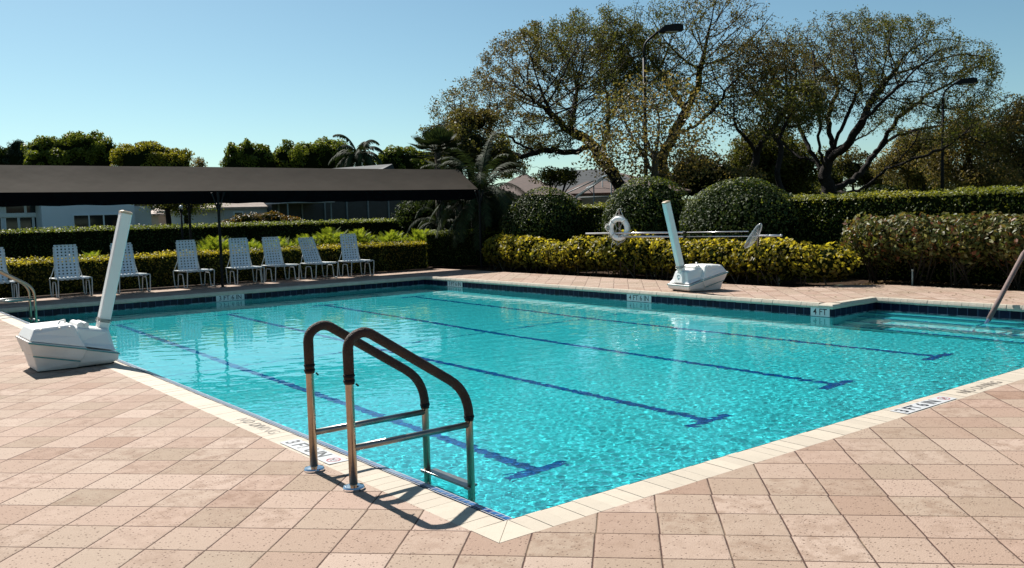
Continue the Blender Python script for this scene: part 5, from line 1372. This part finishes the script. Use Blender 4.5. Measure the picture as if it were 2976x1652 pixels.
# small house far behind in the gap
r5, r6 = (47.27, 175.00, 7.15), (57.08, 175.00, 6.93)
h5 = thing('far_house', 'small distant house with a tiled roof in the gap right of the white house', 'house', (r5[0],175,-.3))
b = MB(); b.box((0,0,0),(r6[0]-r5[0]+6,20,7.6)); b.build('wall', M_WALLT, h5)
hip_roof(h5, 0, (r6[0]-r5[0])*.75, 0, 20, 7.6, 4.0, M_ROOF, 8)
window(h5, 3, 7, 3.5, 6.2, 0, 2)

# red-roofed house and screened pool cage behind the domes (turned to face the camera)
def turned(base, ang): return base, ang
hb = (75.19, 99.53, 1.50)
h6 = thing('red_roofed_house', 'house with a red tiled roof behind the palm and the left domed shrub', 'house', (hb[0],hb[1],-.3), -.66)
b = MB(); b.box((-2,0,0),(19,25,8.0)); b.build('wall', M_WALLT, h6)
hip_roof(h6, -2, 12, 0, 24, 7.4, 4.6, M_ROOFR, 8.0, over=1.5)
hip_roof(h6, 11, 30, 3, 30, 8.4, 3.6, M_ROOFR, 9, over=1.0, name='roof')
hc = (81.16, 87.20, 1.30)
h7 = thing('pool_cage', 'blue-grey framed screen enclosure with an arched door behind the left domed shrub', 'screen enclosure', (hc[0],hc[1],-.3), -.66)
b = MB(); fr = lambda a,c,r=.09: b.tube([a,c],r,6)
Wd, He, Hr = 10.4, 7.6, 11.0
for x in (0, 2.6, 5.2, 7.8, Wd):
    zt_ = He+(Hr-He)*(1-abs(x-5.2)/5.2); fr((x,0,0),(x,0,zt_)); fr((x,0,zt_),(x,12,zt_)); fr((x,12,0),(x,12,zt_))
for z in (3.0, 5.6, He): fr((0,0,z),(Wd,0,z))
for y in (0,4,8,12): fr((0,y,He),(5.2,y,Hr)); fr((5.2,y,Hr),(Wd,y,He))
for y in (4,8): fr((0,y,0),(0,y,He)); fr((Wd,y,0),(Wd,y,He))
fr((-6,0,He-1.4),(0,0,He)); fr((-6,12,He-1.4),(0,12,He)); fr((-6,0,0),(-6,0,He-1.4)); fr((-3,6,He),(2.6,0,Hr-1)); 
b.build('cage_frame', M_FRAMEB, h7, smooth=True)
b = MB(); b.box((-6,13,0),(Wd+3,30,8.4)); 
b.build('wall', M_WALLT, h7)
b = MB(); b.loft([[(3.1+1.0*math.cos(a) if a else 4.1, yv, (5.0+1.0*math.sin(a))) for a in [math.pi*k/10 for k in range(11)]]+[(2.1,yv,0),(4.1,yv,0)] for yv in (12.9,12.98)]); b.build('arched_door', M_GLASS, h7)
window(h7, 6, 9, 3.0, 6.2, 13, 2)
hip_roof(h7, -6, Wd+3, 13, 30, 8.5, 4.2, M_ROOFG, 7)

# ------------------------------------------------------------------ lamps and poles
def street_lamp(name, label, base, h, arm, ang, r_, mat, head=(3.0,1.1,.55), group=None, armh=1.4):
    t = thing(name, label, 'street lamp', base, ang, group=group)
    b = MB(); b.tube([(0,0,0),(0,0,h*.5),(0,0,h-1.6)], [r_*1.3,r_,r_*.75], 12); b.build('pole', mat, t, smooth=True)
    b = MB(); b.tube(fillet([(0,0,h-1.6),(0,0,h),(arm,0,h+armh)], 1.3, 6), r_*.6, 8); b.build('arm', mat, t, smooth=True)
    L, Wd_, Hh = head; x0 = arm-.1; z = h+armh
    b = MB(); b.loft([[(x0,-.15,z-.1),(x0+.1,-.15,z+.12),(x0+.1,.15,z+.12),(x0,.15,z-.1)], [(x0+.7,-Wd_/2,z-.12),(x0+.8,-Wd_/2,z+Hh*.8),(x0+.8,Wd_/2,z+Hh*.8),(x0+.7,Wd_/2,z-.12)], [(x0+L*.8,-Wd_/2,z-.05),(x0+L*.8,-Wd_/2,z+Hh),(x0+L*.8,Wd_/2,z+Hh),(x0+L*.8,Wd_/2,z-.05)], [(x0+L,-Wd_/2,z+.0),(x0+L,-Wd_/2,z+Hh*.8),(x0+L,Wd_/2,z+Hh*.8),(x0+L,Wd_/2,z+.0)]])
    b.build('lamp_head', mat, t)
    b = MB(); b.box((x0+.9,-Wd_/2+.12,z-.16),(x0+L*.8,Wd_/2-.12,z-.10)); b.build('lens', plain('lamp_lens', (.4,.38,.33), .3), t)
    return t
l1 = (69.07, 61.79, 9.27)
street_lamp('street_lamp', 'black street lamp with a wide flat head in front of the tallest tree', (l1[0],l1[1],-.3), 24.6, 1.7, -.66, .22, M_BLACK, head=(2.9,1.2,.75), armh=1.35)
l2 = (114.12, 49.17, 6.29)
street_lamp('street_lamp', 'dark lamp post with its head among the leaves of the right tree', (l2[0],l2[1],-.3), 20.3, 1.6, -.66, .20, M_BLACK, head=(2.9,1.1,.7), armh=1.1)
l3 = (187.71, 91.01, 7.25)
street_lamp('street_lamp', 'faint grey lamp post far behind, left of the dark lamp post', (l3[0],l3[1],-.3), 14.6, 1.4, -.66, .22, plain('weathered_concrete', (.16,.19,.19), .8), head=(1.2,.5,.2), armh=.6)
gl = (23.81, 88.00, 6.89)
t = thing('garden_lamp', 'dark garden lamp post with a small white globe, under the canopy', 'lamp', (gl[0],88,-.1))
b = MB(); b.tube([(0,0,0),(0,0,gl[2]-.1)], [.13,.10], 8); b.tube([(0,0,gl[2]-.5),(0,0,gl[2]-.2),(0,0,gl[2]-.1)], [.1,.22,.18], 10); b.build('pole', M_BLACK, t, smooth=True)
b = MB(); b.loft([[(.21*math.sin(a)*math.cos(q), .21*math.sin(a)*math.sin(q), gl[2]+.12-.21*math.cos(a)) for q in [2*math.pi*k/12 for k in range(12)]] for a in [math.pi*(i+.5)/8 for i in range(8)]]); b.build('globe', M_SIGN, t, smooth=True)

# ------------------------------------------------------------------ life ring, poles, net
t = thing('life_ring', 'white life ring with ropes hanging above the gold hedge', 'life ring', (41.35,(41.35, 38.65, 3.77)[1],3.75), .16)
Rm, rt_ = .76, .215
V, Fq = [], []
nu, nv_ = 48, 18
for i in range(nu):
    a = 2*math.pi*i/nu
    for j in range(nv_):
        q = 2*math.pi*j/nv_; flat_ = 1.0
        V.append((rt_*.8*math.sin(q), (Rm+rt_*math.cos(q))*math.cos(a), (Rm+rt_*math.cos(q))*math.sin(a)))
for i in range(nu):
    for j in range(nv_): Fq.append((i*nv_+j, ((i+1)%nu)*nv_+j, ((i+1)%nu)*nv_+(j+1)%nv_, i*nv_+(j+1)%nv_))
b = MB(); b.add(V, [f[::-1] for f in Fq]); b.build('ring', plain('ring_plastic', (.85,.85,.84), .35, var=.02), t, smooth=True)
b = MB()
for a0 in (.78, 2.36, 3.93, 5.5):
    c_ = [( (rt_*.85+.03)*math.sin(q), (Rm+(rt_+.03)*math.cos(q))*math.cos(a0), (Rm+(rt_+.03)*math.cos(q))*math.sin(a0)) for q in [2*math.pi*k/14 for k in range(15)]]
    b.tube(c_, .035, 6)
for k in range(4):
    a0 = .78+k*1.571; a1 = a0+1.571; pts = []
    for s_ in range(9):
        u = s_/8; a = a0+(a1-a0)*u; rr2 = Rm+rt_+.02+.10*math.sin(math.pi*u); pts.append((-.05,rr2*math.cos(a),rr2*math.sin(a)-.05*math.sin(math.pi*u)))
    b.tube(pts, .022, 6)
for s1 in (.35,-.35): b.tube([(-.05,s1*1.0,.45),(-.1,s1*.45,.05),(-.05,s1*.9,-.40)], .022, 6)
b.tube([(-.05,.10,.07),(-.1,0,0),(-.05,-.12,-.08)], .02, 6); b.tube([(.0,.5,.72),(.1,.10,1.5),(.12,-.05,1.56),(.1,-.12,1.45),(0,-.5,.72)], .03, 6)
b.tube([(-.1,.45,-.85),(-.15,.62,-1.25),(-.2,.6,-1.5)], .022, 6); b.tube([(-.1,.15,-.95),(-.15,.10,-1.3),(-.18,.0,-1.28),(-.1,-.35,-.95)], .022, 6)
b.build('rope', M_ROPE, t, smooth=True)
b = MB()
for k in range(7):
    c0 = (-.12+random.uniform(-.08,.08), .98+random.uniform(-.12,.12), .12+random.uniform(-.15,.15)); a0 = random.uniform(0,3)
    b.tube([(c0[0]+.04*math.sin(3*q+a0), c0[1]+.17*math.cos(q), c0[2]+.13*math.sin(q)) for q in [2*math.pi*j/12 for j in range(13)]], .04, 6)
b.build('rope_coil', M_ROPE, t, smooth=True)
def stand(label, y, h, hooks):
    t = thing('equipment_post', label, 'post', (41.75,y,-.1)); b = MB(); b.tube([(0,0,0),(0,0,h+.1)], .07, 10); b.build('post', plain('dark_wood_post', (.06,.035,.028), .8), t, smooth=True)
    b = MB()
    for z in hooks: b.tube(fillet([(-.05,0,z+.1),(-.2,0,z),(-.42,0,z),(-.46,0,z+.2)], .08, 4), .03, 6)
    b.build('hook', M_STEEL_D, t, smooth=True); return t
stand('post holding the life ring and the long poles, behind the ring', 38.95, 5.15, (3.34,3.08)); stand('post holding the poles, hidden by the right lift mast', 33.2, 3.7, (3.42,3.14)); stand('post carrying the leaf net at the right end of the poles', 26.0, 3.6, (3.46,3.18))
def pole_(label, segs, group='long telescopic pool poles'):
    t = thing('telescopic_pole', label, 'pole', (41.25,36,3.3), group=group)
    b = MB(); r1, r2 = [], []
    b.tube([(0,y-36,z-3.3) for y,z in segs[0]], .075, 10); b.build('outer_tube', M_ALU, t, smooth=True)
    b = MB(); b.tube([(0,y-36,z-3.3) for y,z in segs[1]], .035, 8); b.build('inner_tube', M_ALU, t, smooth=True)
    b = MB(); y, z = segs[0][-1]; b.tube([(0,y-36+.12,z-3.3),(0,y-36-.12,z-3.3)], .09, 10); b.build('lock_collar', M_BLACK, t, smooth=True); return t
pole_('upper long pale pole running right from the life ring', [[(42.3,3.36),(31.9,3.44)],[(31.9,3.44),(26.4,3.50)]])
pole_('lower long pale pole running from the life ring past the leaf net', [[(38.6,3.12),(31.9,3.14)],[(31.9,3.14),(25.2,3.18)]])
t = thing('pole_handle', 'short white pole end sticking out right of the leaf net', 'pole', (41.25,24.6,3.2)); b = MB(); b.tube([(0,.9,0),(0,-.75,.02)], .08, 10); b.build('outer_tube', M_ALU, t, smooth=True)
b = MB(); b.tube([(0,-.72,.02),(0,-.82,.02)], .09, 10); b.build('end_cap', M_SIGN, t, smooth=True)
# leaf net: hoop with a drooping bag
t = thing('leaf_net', 'white mesh leaf net with a drooping bag at the right end of the poles', 'pool net', (41.2,25.85,3.25), .1)
hoop = []
for k in range(33):
    a = 2*math.pi*k/32; u, v = .80*math.sin(a), .36*math.cos(a)
    hoop.append((.10*math.cos(a), -.42*u/.8*1.0 - v*.75, u*.95+.12*v))
b = MB(); b.tube(hoop, .028, 6, caps=False); b.build('hoop', M_ALU, t, smooth=True)
net_m, ntn, bn_ = new_mat('net_mesh'); bn_.inputs['Base Color'].default_value = (.55,.6,.62,1); bn_.inputs['Roughness'].default_value = .7
b = MB(); tip = Vector((-.1,.42,-.62))
rings = []
for s_ in range(9):
    u = s_/8; rr_ = (1-u**1.6*.72)
    rings.append([tuple(Vector(h_)*(rr_)+tip*(u*.85)+Vector((-.28*math.sin(math.pi*u*.7),0,-.05*u))) for h_ in hoop[:-1]])
for s_ in range(9): b.tube(rings[s_]+[rings[s_][0]], .007 if s_ < 6 else .018, 4, caps=False)
for k in range(0,32,1): b.tube([rings[s_][k] for s_ in range(9)], .0065, 4, caps=False)
b.build('mesh_bag', net_m, t)
b = MB(); random.seed(3)
b.loft([[tuple(Vector(v)*1.0) for v in rings[s_]] for s_ in (6,7,8)]); b.build('bag_end', M_ROPE, t, smooth=True)
# irrigation risers in the beds
for lab, p, h in (('thin pale irrigation riser in the mulch under the leggy shrubs', (48.32, 17.52, -0.12), .95), ('thin pale irrigation riser in front of the gold hedge right of the lift', (42.87, 25.14, -0.12), .8), ('thin pale irrigation riser in front of the gold hedge left of the lift', (43.76, 37.26, -0.12), .8)):
    if p[0] > 46: p = (45.9, p[1], 0)
    t = tag(MB().tube([(0,0,0),(0,0,h)], .05, 8).tube([(0,0,h),(0,0,h+.12)], .07, 8).build('irrigation_riser', M_STAKE, None, smooth=True, loc=(p[0],p[1],-.12)), lab, 'sprinkler riser')
